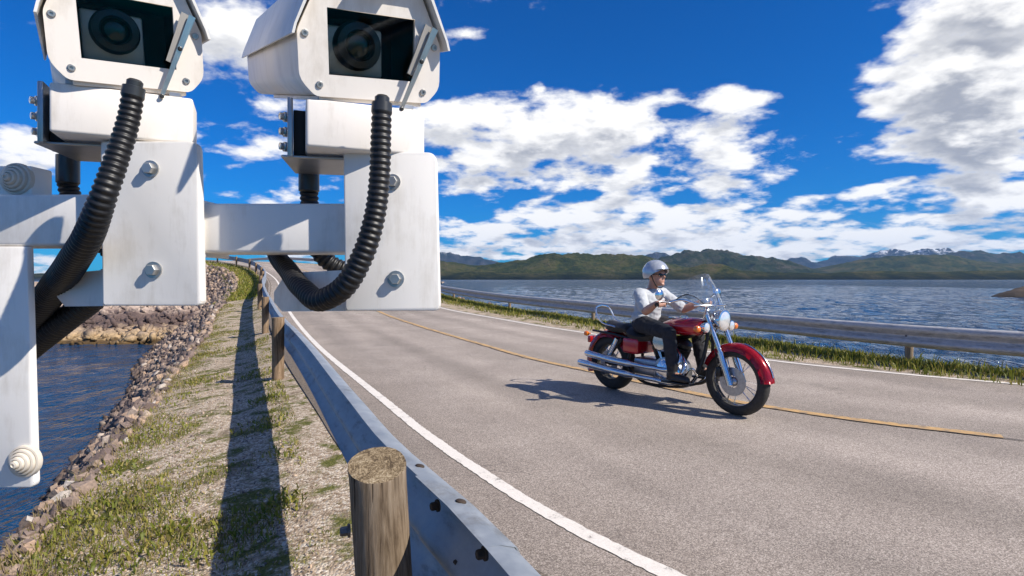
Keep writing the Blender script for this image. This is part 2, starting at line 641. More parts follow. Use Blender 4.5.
# ------------------------------------------------------------------ the road
STN = [  # left line, centre, right edge
    ((12, -3.5, 0), (14, .2, 0), (16, 2.6, 0)),
    ((7, -1.5, 0), (8.6, 2.1, 0), (10.5, 4.0, 0)),
    ((4.2, -.25, 0), (5.6, 3.35, 0), (7.8, 5.4, 0)),
    ((2.7, .6, 0), (3.88, 4.43, 0), (6.04, 6.63, 0)),
    ((1.5, 1.5, 0), (3.04, 4.975, 0), (5.2, 7.29, 0)),
    ((.666, 2.36, 0), (2.31, 5.67, 0), (3.95, 8.6, 0)),
    ((.253, 2.89, 0), (1.9, 6.25, 0), (3.25, 9.85, 0)),
    ((-.207, 3.63, 0), (1.135, 7.48, 0), (2.6, 11.2, 0)),
    ((-.65, 4.43, 0), (.40, 8.64, 0), (1.69, 13, 0)),
    ((-1.33, 5.79, 0), (-.64, 10.84, 0), (.78, 14.8, .0)),
    ((-3.515, 10.2, .012), (-2.375, 14.46, .03), (-.2, 16.8, .02)),
    ((-4.99, 13.3, .075), (-4.2, 18.3, .12), (-2.85, 22.1, .12)),
    ((-7.2, 18, .27), (-6.0, 22.3, .34), (-4.6, 26, .30)),
    ((-8.95, 21.8, .5), (-7.5, 25.5, .55), (-6.0, 29.5, .55)),
    ((-11.95, 28.8, .85), (-10.0, 31.5, .93), (-8.0, 34.5, 1.0)),
    ((-13.95, 33.3, 1.1), (-11.8, 35.5, 1.18), (-9.5, 38, 1.25)),
    ((-17.5, 40.4, 1.6), (-15.1, 42.3, 1.67), (-12.6, 44.5, 1.75)),
    ((-22.3, 48.5, 2.3), (-20.2, 50.7, 2.4), (-18, 53.2, 2.5)),
    ((-26.6, 53.6, 2.78), (-24.8, 56.1, 2.85), (-23, 58.7, 2.9)),
    ((-31.1, 57.7, 3.2), (-29.5, 60.4, 3.2), (-27.8, 63.2, 3.2)),
    ((-37.6, 62.7, 3.1), (-36, 65.3, 3.1), (-34.3, 68, 3.1)),
    ((-45.6, 68.6, 2.4), (-44, 71.2, 2.4), (-42.3, 73.8, 2.4)),
    ((-56.6, 76.6, 1.5), (-55, 79, 1.5), (-53, 81.6, 1.5)),
    ((-80, 93, .5), (-78.5, 95.5, .5), (-77, 98, .5)),
]
P_LINE = Path([s[0] for s in STN])
P_MID = Path([s[1] for s in STN])
P_REDGE = Path([s[2] for s in STN])
NST = 10
cL, cC, cR = [catmull([s[i] for s in STN], NST) for i in range(3)]


def ribbon(curve, off_l, off_r, dz, jag=0.0, seed=0):
    """A sheet along the curve from off_l (left) to off_r."""
    bm = NB()
    prev = None
    rr = random.Random(seed)
    for i, p in enumerate(curve):
        a = curve[max(i - 1, 0)]
        b = curve[min(i + 1, len(curve) - 1)]
        t = (b - a)
        t.z = 0
        t.normalize()
        n = Vector((-t.y, t.x, 0))
        l = p + n * (off_l + rr.uniform(-jag, jag)) + Vector((0, 0, dz))
        r = p + n * (off_r + rr.uniform(-jag, jag)) + Vector((0, 0, dz))
        cur = (bm.verts.new(l), bm.verts.new(r))
        if prev:
            bm.faces.new((prev[0], prev[1], cur[1], cur[0]))
        prev = cur
    return bm


bm = NB()
rows = []
for i in range(len(cL)):
    a = cL[max(i - 1, 0)]
    b_ = cL[min(i + 1, len(cL) - 1)]
    t = (b_ - a); t.z = 0; t.normalize()
    nl = Vector((-t.y, t.x, 0))
    a = cR[max(i - 1, 0)]
    b_ = cR[min(i + 1, len(cR) - 1)]
    t = (b_ - a); t.z = 0; t.normalize()
    nr = Vector((-t.y, t.x, 0))
    jag = .03 * mnoise.noise(cL[i] * 2.3)
    el_ = cL[i] + nl * (.52 + jag)
    er_ = cR[i] - nr * (.28 + .05 * mnoise.noise(cR[i] * 1.7))
    row = [el_ + Vector((0, 0, -.12)), el_ + Vector((0, 0, -.006)), el_.lerp(cL[i], .5)]
    for k in range(0, 7):
        row.append(cL[i].lerp(cC[i], k / 6))
    for k in range(1, 7):
        row.append(cC[i].lerp(cR[i], k / 6))
    row += [er_ + Vector((0, 0, -.008)), er_ + Vector((0, 0, -.12))]
    rows.append([bm.verts.new(v) for v in row])
for a, b_ in zip(rows[:-1], rows[1:]):
    for k in range(len(a) - 1):
        bm.faces.new((a[k], a[k + 1], b_[k + 1], b_[k]))
road = obj("road", bm, M_ASPHALT)
_nc = len(rows[0])
_at = road.data.attributes.new("across", 'FLOAT', 'POINT')
_prof = [0, 0, .01] + [k / 12 for k in range(0, 13)] + [1, 1]
_at.data.foreach_set("value", np.tile(np.array(_prof, dtype=np.float32), len(rows)))
tag(road, kind="structure")


def dense(curve_path, s0, s1, ds):
    n = max(2, int((s1 - s0) / ds))
    return [curve_path.at(s0 + (s1 - s0) * i / n) for i in range(n + 1)]


bm = ribbon(dense(P_LINE, 0, P_LINE.L - .5, .035), .046, -.046, .004, .005, 1)
tag(obj("edge_line", bm, M_WHITE, road), kind="structure")
bm = ribbon(dense(P_REDGE, 0, P_REDGE.L - .5, .06), .055, -.055, .005, .008, 2)
tag(obj("edge_line", bm, M_WHITE, road), kind="structure")
bm = NB()
_prev = None
_pl = dense(P_LINE, 0, P_LINE.L - .5, .05)
for i, p in enumerate(_pl):
    t = _pl[min(i + 1, len(_pl) - 1)] - _pl[max(i - 1, 0)]
    t.z = 0
    t.normalize()
    n = Vector((-t.y, t.x, 0))
    jg = .05 * mnoise.noise(p * 3.7) + .03 * mnoise.noise(p * 11)
    cur = [bm.verts.new(p + n * o + Vector((0, 0, z))) for o, z in ((.66, -.038), (.54 + jg * .6, -.020), (.41 + jg, .0025), (.395 + jg, -.01))]
    if _prev:
        for k in range(3):
            bm.faces.new((_prev[k], _prev[k + 1], cur[k + 1], cur[k]))
    _prev = cur
tag(obj("road_shoulder", bm, M_GRIT), kind="structure")
s_end = P_MID.s_at_y(4.43)
bm = ribbon(dense(P_MID, s_end, P_MID.L - .5, .04), .062, -.062, .005, .006, 3)
tag(obj("centre_line", bm, M_YELLOW, road), kind="structure")
crack = []
for i, p in enumerate(dense(P_MID, 0, P_MID.L - .5, .05)):
    q = p.copy()
    crack.append(q + Vector((mnoise.noise(p * 3.1), mnoise.noise(p * 3.3 + Vector((5, 5, 5))), 0)) * .018)
bm = ribbon(crack, .075, .058, .007, .004, 4)
tag(obj("tar_seam", bm, M_TAR, road), kind="structure")

# ------------------------------------------------------------------ rails: their lines
P_LEFT = Path([
    (9.5, -7, 0), (5, -4.2, 0), (2.2, -2, 0), (.9, -.5, 0), (.25, .6, 0), (.01, 1.075, 0), (-.108, 1.336, 0), (-.285, 1.665, 0), (-.43, 1.93, 0), (-.79, 2.695, 0), (-1.63, 4.525, 0),
    (-4.065, 9.665, .01), (-5.62, 13, .075), (-7.85, 17.7, .27), (-9.6, 21.5, .5), (-12.6, 28.5, .85), (-14.6, 33, 1.1), (-18.1, 40, 1.6),
    (-22.8, 48, 2.3), (-27, 53, 2.78), (-31.5, 57, 3.2), (-38, 62, 3.1), (-46, 68, 2.4), (-57, 76, 1.5), (-80, 92.3, .5)])
P_RIGHT = Path([
    (26, -3.0, 0), (18, .2, 0), (11.5, 3.2, 0), (8.4, 5.35, 0), (6.45, 7.08, 0), (5.78, 8.09, 0), (4.49, 11, 0), (2.95, 14.4, 0), (2.25, 15.97, .02), (-.24, 21.5, .08), (-2.9, 27.3, .26),
    (-3.6, 29, .32), (-6.5, 35.3, .95), (-8.0, 38.8, 1.25), (-11.3, 45.5, 1.75), (-16.7, 54.4, 2.5), (-21.8, 59.9, 2.9), (-26.8, 64.5, 3.2), (-33.4, 69.3, 3.1), (-41.4, 75, 2.4), (-52, 83, 1.5), (-76, 99.5, .5)])

SEA_Z = -1.7


def verge_noise(p):
    return .016 * mnoise.noise(p * 1.7) + .010 * mnoise.noise(p * 5.3)


def left_section(s):
    p, t, n = P_LEFT.frame(s)
    y = p.y
    k = min(max((y - 6) / 14, 0), 1)
    ratio = .80 + .47 * k
    low = min(max((y - 4) / 10, 0), 1) * .13
    z = p.z
    ed = 1.62 + .12 * mnoise.noise(p * .35)
    pts = [(-1.25, -.035), (-.42, -.03), (-.12, -.05), (.16, -.07 - low * .5), (.55, -.125 - low), (.95, -.16 - low), (1.3, -.2 - low), (ed, -.28 - low)]
    top = z - .28 - low
    drop = top - SEA_Z
    for f in (.12, .3, .5, .7, .9, 1.1, 1.5):
        pts.append((ed + drop * ratio * f, -.28 - low - drop * f))
    return p, t, n, pts


_s_grid = []
s_ = P_LEFT.s_at_y(-4.5)
while s_ < P_LEFT.L:
    _s_grid.append(s_)
    y_ = P_LEFT.at(s_).y
    s_ += .22 if y_ < 12 else (.5 if y_ < 35 else 1.0)
bm = NB()
rows = []
for s_ in _s_grid:
    p, t, n, pts = left_section(s_)
    row = []
    for j in range(len(pts) - 1):
        (d0, z0), (d1, z1) = pts[j], pts[j + 1]
        m_ = 4 if j < 8 else 2
        for q in range(m_):
            f = q / m_
            v = p + n * (d0 + (d1 - d0) * f)
            v.z = p.z + z0 + (z1 - z0) * f
            if d0 > .1:
                v.z += verge_noise(v)
            row.append(v)
    v = p + n * pts[-1][0]
    v.z = p.z + pts[-1][1]
    row.append(v)
    rows.append([bm.verts.new(v) for v in row])
for a, b_ in zip(rows[:-1], rows[1:]):
    for k in range(len(a) - 1):
        bm.faces.new((a[k], a[k + 1], b_[k + 1], b_[k]))
verge = obj("verge", bm, M_VERGE)
tag(verge, kind="structure")


def ground_left(s, d):
    p, t, n, pts = left_section(s)
    v = p + n * d
    z = float(np.interp(d, [q[0] for q in pts], [q[1] for q in pts]))
    v.z = p.z + z
    if d > .1:
        v.z += verge_noise(v)
    return v


# right hand verge and its bank down to the sea
def right_section(s):
    p, t, n = P_RIGHT.frame(s)
    r = -n                                   # away from the road
    hump = .03 + .04 * mnoise.noise(p * .4)
    return p, t, r, [(-2.6, -.04), (-1.2, -.03), (-.5, .0), (-.1, hump), (.35, hump - .05), (.8, -.3), (2.0, -1.2), (3.4, -2.3 - p.z), (4.5, -3.0 - p.z)]


bm = NB()
rows = []
s_ = 0.5
while s_ < P_RIGHT.L:
    p, t, r, pts = right_section(s_)
    row = []
    for j in range(len(pts) - 1):
        (d0, z0), (d1, z1) = pts[j], pts[j + 1]
        for q in range(3):
            f = q / 3
            v = p + r * (d0 + (d1 - d0) * f)
            v.z = p.z + z0 + (z1 - z0) * f + (verge_noise(v) if d0 > -1.0 else 0)
            row.append(v)
    rows.append([bm.verts.new(v) for v in row])
    s_ += .35 if p.y < 30 else 1.0
for a, b_ in zip(rows[:-1], rows[1:]):
    for k in range(len(a) - 1):
        bm.faces.new((a[k], a[k + 1], b_[k + 1], b_[k]))
verge_r = obj("verge", bm, M_VERGE)
tag(verge_r, kind="structure")


def ground_right(s, d):
    p, t, r, pts = right_section(s)
    v = p + r * d
    v.z = p.z + float(np.interp(d, [q[0] for q in pts], [q[1] for q in pts])) + (verge_noise(v) if d > -1 else 0)
    return v


# ------------------------------------------------------------------ the sea
def axis(dense_lo, dense_hi, step, lo, hi, grow=1.0):
    v = [dense_lo]
    st = step
    while v[-1] < dense_hi:
        v.append(v[-1] + st)
        st *= grow
    d = st
    while v[-1] < hi:
        d *= 1.7
        v.append(v[-1] + d)
    d = step
    while v[0] > lo:
        d *= 1.7
        v.insert(0, v[0] - d)
    return np.array(v)


sx_ = axis(-45, 150, .42, -9000, 9000)
sy_ = axis(4, 420, .25, -60, 12500, 1.0105)
SX, SY = np.meshgrid(sx_, sy_)
SZ = np.zeros_like(SX)
wr = np.random.default_rng(3)
for k in range(46):
    lam = float(np.exp(wr.uniform(math.log(.7), math.log(5.5))))
    th = R_(250) + wr.normal(0, .55)
    am = .0036 * lam ** .75
    ph = wr.uniform(0, 6.283)
    SZ += am * np.sin((SX * math.cos(th) + SY * math.sin(th)) * 2 * math.pi / lam + ph)
fade = np.clip((SX + 60) / 15, 0, 1) * np.clip((165 - SX) / 15, 0, 1) * np.clip((420 - SY) / 330, 0, 1) * np.clip(SY / 4, 0, 1)
left_calm = .30 + .70 * np.clip((SX + 8) / 12, 0, 1)
SZ = SZ * fade * left_calm + SEA_Z
ny_, nx_ = SX.shape
sv = np.stack([SX, SY, SZ], -1).reshape(-1, 3)
ii = (np.arange(ny_ - 1)[:, None] * nx_ + np.arange(nx_ - 1)[None, :]).reshape(-1)
sf = np.stack([ii, ii + 1, ii + 1 + nx_, ii + nx_], 1)
me = bpy.data.meshes.new("sea")
me.vertices.add(len(sv))
me.vertices.foreach_set("co", sv.ravel())
me.loops.add(len(sf) * 4)
me.loops.foreach_set("vertex_index", sf.ravel())
me.polygons.add(len(sf))
me.polygons.foreach_set("loop_start", np.arange(0, len(sf) * 4, 4))
me.polygons.foreach_set("loop_total", np.full(len(sf), 4))
me.polygons.foreach_set("use_smooth", np.ones(len(sf), dtype=bool))
me.update()
sea = mesh_obj("sea", me, M_SEA)
tag(sea, kind="structure")
bm = NB()
for (x0, y0, x1, y1) in ((-9000, -60, 9000, 12500),):
    bm.faces.new([bm.verts.new(v) for v in ((x0, y0, -6), (x1, y0, -6), (x1, y1, -6), (x0, y1, -6))])
tag(obj("ground", bm, simple_mat("sea_bed", (.06, .05, .04), .9)), kind="structure")


# ------------------------------------------------------------------ hills across the water
def hill_range(name, prof, dist, near, far, mat, nx, ny, rough, seed, low=-6):
    px = [q[0] for q in prof]
    hz = [(279 - q[1]) * 1.02 / FPX * dist + EYE for q in prof]
    x0, x1 = (px[0] - 512) / FPX * dist, (px[-1] - 512) / FPX * dist
    hx = [(q - 512) / FPX * dist for q in px]
    bm = NB()
    grid = []
    for j in range(ny):
        f = j / (ny - 1)
        y = dist - near + (near + far) * f
        row = []
        for i in range(nx):
            x = x0 + (x1 - x0) * i / (nx - 1)
            q = Vector((x, y, seed * 911.0))
            wx = x + mnoise.noise(q / (dist * .05)) * dist * .005
            h = float(np.interp(wx, hx, hz))
            u = (y - dist) / (near if y < dist else far)
            cross = max(0.0, 1 - abs(u) ** 1.5)
            if y < dist:
                cross = max(0, 1 + u) ** .8
            rg = mnoise.ridged_multi_fractal(q / (dist * .055), .9, 2.1, 6, .9, 2.0) / 2.2 - .5
            fr = mnoise.fractal(q / (dist * .016), .9, 2.0, 5)
            z = h * cross * (1 + rough * .75 * rg * (1.05 - cross)) + h * rough * .07 * rg + h * rough * .09 * fr * cross
            edge = min(1.0, cross * 12)
            row.append(bm.verts.new((x, y, max(low, z * edge - (1 - edge) * 4))))
        grid.append(row)
    for j in range(ny - 1):
        for i in range(nx - 1):
            bm.faces.new((grid[j][i], grid[j][i + 1], grid[j + 1][i + 1], grid[j + 1][i]))
    o = obj(name, bm, mat, angle=80)
    tag(o, kind="structure")
    return o


M_HILL = mat_hill("hill_green", (.036, .050, .008), (.085, .082, .018), (.13, .10, .050))
M_HILL_FAR = mat_hill("hill_grey_green", (.028, .042, .014), (.058, .060, .028), (.13, .110, .088), snow=None)
M_ALP = mat_hill("alpine_rock", (.025, .032, .030), (.045, .045, .045), (.07, .066, .064), snow=610)
hill_range("hills", [(380, 262), (420, 259), (450, 262), (475, 266), (500, 263), (525, 259), (550, 254), (575, 253), (600, 255), (625, 254), (645, 256), (665, 262), (690, 268), (740, 274), (800, 277), (830, 279)],
           3200, 420, 900, M_HILL, 220, 46, 1.0, 1)
hill_range("hills", [(420, 274), (470, 272), (530, 273.5), (590, 272), (650, 272), (690, 268), (708, 263), (722, 264), (740, 270), (780, 272.5), (830, 273), (870, 271), (930, 272), (980, 271), (1060, 270), (1150, 268)],
           2500, 160, 300, M_HILL, 240, 22, .9, 2)
hill_range("hills", [(610, 276), (640, 266), (668, 256), (690, 251), (712, 250), (735, 252), (752, 256), (770, 257), (785, 261), (800, 267), (820, 273), (850, 278)],
           4300, 620, 1300, M_HILL_FAR, 200, 50, 1.1, 3)
hill_range("hills", [(760, 278), (800, 275), (830, 269), (860, 262), (890, 257), (920, 255), (945, 256), (970, 260), (1000, 264), (1040, 262), (1100, 258), (1200, 256)],
           4700, 700, 1400, M_HILL, 200, 46, 1.0, 4)
hill_range("hills", [(900, 266), (930, 260), (955, 253), (975, 251), (995, 254), (1008, 255), (1018, 252), (1030, 256), (1080, 254), (1200, 250)],
           6800, 800, 1500, M_HILL_FAR, 160, 36, 1.2, 6)
hill_range("mountains", [(740, 274), (770, 262), (790, 260), (800, 258), (815, 263), (828, 261), (842, 255), (852, 256), (866, 257), (880, 253), (893, 249), (905, 251), (914, 256), (925, 248), (938, 251), (948, 247), (956, 253), (970, 254), (1000, 258), (1060, 252), (1200, 248)],
           10000, 1100, 1800, M_ALP, 260, 44, 1.3, 5)
hill_range("mountains", [(330, 262), (380, 258), (430, 252), (452, 253), (466, 257), (480, 256), (495, 262), (520, 264), (570, 262), (640, 259), (655, 252), (664, 254), (672, 258), (720, 268)],
           9000, 800, 1500, M_ALP, 180, 32, 1.1, 8)
hill_range("hills", [(-60, 274), (20, 274), (45, 273), (70, 275), (130, 273), (200, 274), (300, 272), (420, 276)],
           2800, 260, 500, M_HILL, 120, 20, 1.0, 9)


# low rocky land on the left across the inlet
def shore_mesh(name, fn, x0, x1, nx, y0, y1, ny, mat):
    bm = NB()
    g = []
    for j in range(ny):
        y = y0 + (y1 - y0) * (j / (ny - 1)) ** 1.4
        row = []
        for i in range(nx):
            x = x0 + (x1 - x0) * i / (nx - 1)
            row.append(bm.verts.new((x, y, fn(x, y))))
        g.append(row)
    for j in range(ny - 1):
        for i in range(nx - 1):
            bm.faces.new((g[j][i], g[j][i + 1], g[j + 1][i + 1], g[j + 1][i]))
    o = obj(name, bm, mat, smooth=False)
    return tag(o, kind="structure")


def shore_fn(x, y):
    q = Vector((x, y, 3.3))
    e = y - 25.2 - 1.6 * mnoise.noise(Vector((x * .22, 0, 1))) - .5 * mnoise.noise(Vector((x * 1.1, 0, 7)))
    base = -2.4 + 1.5 * (1 - math.exp(-max(e + 1, 0) * .42)) + max(e, 0) * .055
    base = min(base, .62)
    rr = mnoise.ridged_multi_fractal(q * .33, .9, 2.1, 5, .9, 2.0) / 2.4 - .35
    amp = min(1, max(e + 1.0, 0) / 3)
    return base + amp * (.75 * rr + .30 * mnoise.noise(q * 1.6) + .16 * mnoise.noise(q * 4.1))


def mat_shore():
    m, nt, b = new_mat("shore_rock")
    p = worldpos(nt)
    z = nt.n("ShaderNodeSeparateXYZ", Vector=p).outputs[2]
    n1 = nt.noise(p, 1.1, 6, .65)
    n2 = nt.noise(p, 7, 5, .7)
    zn = nt.math('ADD', z, nt.math('MULTIPLY', nt.math('SUBTRACT', n1, .5), .8))
    zf = nt.math('MULTIPLY', nt.math('ADD', zn, 2.0), 1 / 3.4)
    c = nt.ramp(zf, [(.0, (.035, .022, .010)), (.12, (.10, .06, .02)), (.17, (.40, .29, .165)), (.25, (.34, .255, .18)), (.30, (.095, .066, .060)), (.41, (.125, .088, .080)), (.49, (.46, .365, .305)), (.80, (.37, .29, .23)), (1.0, (.16, .11, .07))])
    c = nt.mix(1.0, c, nt.ramp(n2, [(.3, (.6, .58, .56)), (.7, (1.3, 1.27, 1.22))]), 'MULTIPLY')
    nt.link(c, b.inputs["Base Color"])
    b.inputs["Roughness"].default_value = .9
    bump(nt, b, n2, .6, .08)
    return m


M_SHORE = mat_shore()
shore = shore_mesh("rocky_shore", shore_fn, -70, -11, 260, 23.5, 92, 130, M_SHORE)


def isle_fn(x, y):
    dx, dy = (x - 98.5) / 22, (y - 92) / 9
    d = math.hypot(dx, dy)
    q = Vector((x, y, 9.1))
    return -3 + 4.6 * max(0, 1 - d ** 2.2) + (.5 * (mnoise.ridged_multi_fractal(q * .16, .9, 2.1, 5, .9, 2) / 2 - .5) + .3 * mnoise.noise(q * .7)) * min(1, max(0, 1.15 - d) * 2)


def mat_isle():
    m, nt, b = new_mat("skerry_rock")
    p = worldpos(nt)
    z = nt.n("ShaderNodeSeparateXYZ", Vector=p).outputs[2]
    n1 = nt.noise(p, .6, 6, .65)
    zn = nt.math('ADD', z, nt.math('MULTIPLY', nt.math('SUBTRACT', n1, .5), 1.2))
    c = nt.ramp(nt.math('MULTIPLY', nt.math('ADD', zn, 2), .32), [(.05, (.012, .009, .007)), (.3, (.042, .030, .022)), (.6, (.085, .060, .042)), (.75, (.060, .060, .022)), (1, (.05, .058, .018))])
    nt.link(c, b.inputs["Base Color"])
    b.inputs["Roughness"].default_value = .9
    bump(nt, b, nt.noise(p, 3, 5), .6, .15)
    return m


shore_mesh("skerry", isle_fn, 68, 125, 90, 80, 104, 40, mat_isle())

# ------------------------------------------------------------------ rip-rap stones on the bank
def rock_mesh(seed):
    rr = random.Random(seed)
    bm = NB()
    for i in range(9):
        v = Vector((rr.gauss(0, 1), rr.gauss(0, 1), rr.gauss(0, 1))).normalized()
        v = Vector((v.x * rr.uniform(.8, 1.1), v.y * rr.uniform(.62, .95), v.z * rr.uniform(.5, .8)))
        bm.verts.new(v)
    r = bmesh.ops.convex_hull(bm, input=bm.verts)
    bmesh.ops.delete(bm, geom=[g for g in r['geom_interior'] if isinstance(g, bmesh.types.BMVert)], context='VERTS')
    bmesh.ops.recalc_face_normals(bm, faces=bm.faces)
    bmesh.ops.triangulate(bm, faces=bm.faces)
    me = bpy.data.meshes.new("rock")
    bm.to_mesh(me)
    bm.free()
    return me


ROCKS = [rock_mesh(100 + i) for i in range(14)]
ROCK_V = [np.array([tuple(v.co) for v in m.vertices]) for m in ROCKS]
ROCK_F = [np.array([tuple(p.vertices) for p in m.polygons]) for m in ROCKS]


def merge_rocks(name, items, mat, parent=None):
    """items: (mesh index, 4x4 matrix) -> one mesh."""
    V, F = [], []
    off = 0
    for k, M in items:
        Mn = np.array(M)
        v = ROCK_V[k] @ Mn[:3, :3].T + Mn[:3, 3]
        V.append(v)
        F.append(ROCK_F[k] + off)
        off += len(v)
    V = np.concatenate(V)
    F = np.concatenate(F)
    me = bpy.data.meshes.new(name)
    me.vertices.add(len(V))
    me.vertices.foreach_set("co", V.ravel())
    me.loops.add(len(F) * 3)
    me.loops.foreach_set("vertex_index", F.ravel())
    me.polygons.add(len(F))
    me.polygons.foreach_set("loop_start", np.arange(0, len(F) * 3, 3))
    me.polygons.foreach_set("loop_total", np.full(len(F), 3))
    me.update()
    me.validate()
    o = mesh_obj(name, me, mat, parent)
    return tag(o, kind="stuff")


def project(v):
    if v[1] < .2:
        return None
    return 512 + FPX * v[0] / v[1], 279 - FPX * (v[2] - EYE) / v[1]


stones = []
s_ = P_LEFT.s_at_y(.5)
rr = random.Random(5)
while s_ < P_LEFT.L - 12:
    p, t, n, pts = left_section(s_)
    far = max(0, p.y - 3)
    size = .056 + .0027 * far
    size = min(size, .19)
    ed = pts[7][0]
    wat = pts[-2][0]
    d = ed - .12
    while d < wat + .1:
        sz = size * rr.choice((.45, .55, .7, .85, 1, 1.2, 1.45, 1.8 if rr.random() < .35 else .8))
        v = ground_left(s_ + rr.uniform(-.5, .5) * size, d + rr.uniform(-.4, .4) * size)
        M = Matrix.Translation(v + Vector((0, 0, sz * .15))) @ Euler((rr.uniform(0, 6), rr.uniform(0, 6), rr.uniform(0, 6))).to_matrix().to_4x4() @ Matrix.Diagonal((sz, sz, sz, 1))
        pr = project(v)
        show = 0
        if pr and -10 < pr[0] < 1024 and -20 < pr[1] < 590:
            show = sz * FPX / v.y
            if pr[0] < 36 and pr[1] < 487:
                show = 0
        stones.append((show, rr.randrange(len(ROCKS)), M))
        d += size * 1.15
    s_ += size * 1.15
stones.sort(key=lambda q: -q[0])
bank = tag(empty("rock_embankment", P_LEFT.at(P_LEFT.s_at_y(6)) + Vector((-2, -1, -1))), kind="structure")
binv = Matrix.Translation(-bank.location)
for show, k, M in stones[:300]:
    o = bpy.data.objects.new("rock", ROCKS[k])
    COL.objects.link(o)
    o.parent = bank
    o.matrix_local = binv @ M
for m in ROCKS:
    m.materials.append(M_ROCK)
o = merge_rocks("rock", [(k, binv @ M) for _, k, M in stones[300:]], M_ROCK, bank)

# boulders lying on the far shore
items = []
for i in range(3800):
    x = rr.uniform(-50, -12)
    y = 24.2 + abs(rr.gauss(0, 1)) * 7
    z = shore_fn(x, y)
    if z < SEA_Z - .2:
        continue
    sz = rr.uniform(.08, .24) * (1.8 if rr.random() < .12 else 1)
    items.append((rr.randrange(len(ROCKS)), Matrix.Translation((x, y, z + sz * .2)) @ Euler((rr.uniform(0, 6), rr.uniform(0, 6), rr.uniform(0, 6))).to_matrix().to_4x4() @ Matrix.Diagonal((sz * 1.3, sz, sz * .8, 1))))
merge_rocks("boulder", items, M_SHORE, shore)

# loose pebbles in the verge gravel
items = []
for i in range(5200):
    y = 2.3 + 13 * rr.random() ** 1.7
    s = P_LEFT.s_at_y(y) if i % 1 == 0 else 0
    d = rr.uniform(.12, 1.75)
    v = ground_left(s, d)
    sz = rr.uniform(.005, .014) * (1.8 if rr.random() < .07 else 1)
    items.append((rr.randrange(len(ROCKS)), Matrix.Translation(v) @ Euler((rr.uniform(0, 6), rr.uniform(0, 6), rr.uniform(0, 6))).to_matrix().to_4x4() @ Matrix.Diagonal((sz, sz, sz, 1))))
peb = merge_rocks("gravel", items, mat_rock("gravel_stone", (1.45, 1.5, 1.45)))


# ------------------------------------------------------------------ grass
def blades(name, roots, heights, widths, mat, lean=.45, parent=None):
    """One bent blade (3 tris) per root."""
    n = len(roots)
    roots = np.array(roots)
    h = np.array(heights)[:, None]
    w = np.array(widths)[:, None]
    a = rng.uniform(0, 2 * math.pi, n)
    side = np.stack([np.cos(a), np.sin(a), np.zeros(n)], 1)
    b = rng.uniform(0, 2 * math.pi, n)
    ln = rng.uniform(.1, 1, (n, 1)) * lean
    out = np.stack([np.cos(b), np.sin(b), np.zeros(n)], 1) * ln
    up = np.array([[0, 0, 1.0]])
    v0 = roots - side * w * .5
    v1 = roots + side * w * .5
    mid = roots + up * h * .6 + out * h * .35
    v2 = mid + side * w * .38
    v3 = mid - side * w * .38
    v4 = roots + up * h * (1 - .25 * ln) + out * h
    V = np.stack([v0, v1, v2, v3, v4], 1).reshape(-1, 3)
    base = np.arange(n)[:, None] * 5
    F4 = np.concatenate([base + np.array([[0, 1, 2]]), base + np.array([[0, 2, 3]]), base + np.array([[3, 2, 4]])], 0)
    me = bpy.data.meshes.new(name)
    me.vertices.add(len(V))
    me.vertices.foreach_set("co", V.ravel())
    me.loops.add(len(F4) * 3)
    me.loops.foreach_set("vertex_index", F4.ravel())
    me.polygons.add(len(F4))
    me.polygons.foreach_set("loop_start", np.arange(0, len(F4) * 3, 3))
    me.polygons.foreach_set("loop_total", np.full(len(F4), 3))
    me.update()
    o = mesh_obj(name, me, mat, parent)
    return tag(o, kind="stuff")


CLUMPS = [(150, 432, .42, 1.0), (75, 525, .5, .8), (112, 505, .35, .8), (55, 560, .5, .7), (140, 560, .3, .6), (262, 436, .3, .7), (300, 468, .32, .9), (268, 408, .22, .8), (285, 392, .25, .9), (255, 380, .3, .8),
          (300, 405, .18, .7), (240, 470, .25, .5), (260, 530, .3, .6), (230, 560, .3, .6), (285, 525, .2, .6), (318, 440, .15, .5), (200, 380, .4, .6), (225, 350, .5, .7), (275, 345, .4, .9), (110, 470, .3, .6), (345, 560, .15, .4), (170, 545, .2, .6), (165, 400, .4, .6)]
roots, hs, ws = [], [], []
droots, dh, dw = [], [], []
clump_xy = []
for (px, py, r, wgt) in CLUMPS:
    y = FPX * (EYE + .2) / (py - 279)
    clump_xy.append(((px - 512) / FPX * y, y, r * (.8 + y * .05), wgt))
nr = random.Random(17)
for i in range(90000):
    y = 1.8 + 26 * nr.random() ** 1.9
    s = P_LEFT.sa[0]
    s = float(np.interp(y, P_LEFT.pa[:, 1], P_LEFT.sa))
    d = nr.uniform(.05, 1.9)
    v = ground_left(s, d)
    m1 = mnoise.fractal(Vector((v.x * 1.1, v.y * .8, 2.0)), .8, 2.0, 4)
    m1 += .35 * mnoise.noise(Vector((v.x * 4.5, v.y * 4.5, 4)))
    den = (m1 - .09) * 1.15
    if d > 1.15:
        den += .14
    if y > 9:
        den += .25
    if y > 9 and .5 < d < 1.0:
        den -= .25
    for (cx, cy, cr, wgt) in clump_xy:
        q = ((v.x - cx) ** 2 + ((v.y - cy) * .75) ** 2) / (cr * cr)
        if q < 1.6:
            den += .8 * wgt * max(0, 1 - q * .62)
    if nr.random() < den:
        tall = .014 + .040 * min(1, max(den, 0)) * nr.random()
        if nr.random() < .34:
            droots.append(tuple(v)); dh.append(tall * 1.1); dw.append(.0035 + .0004 * y)
        else:
            roots.append(tuple(v)); hs.append(tall); ws.append(.005 + .0006 * y)
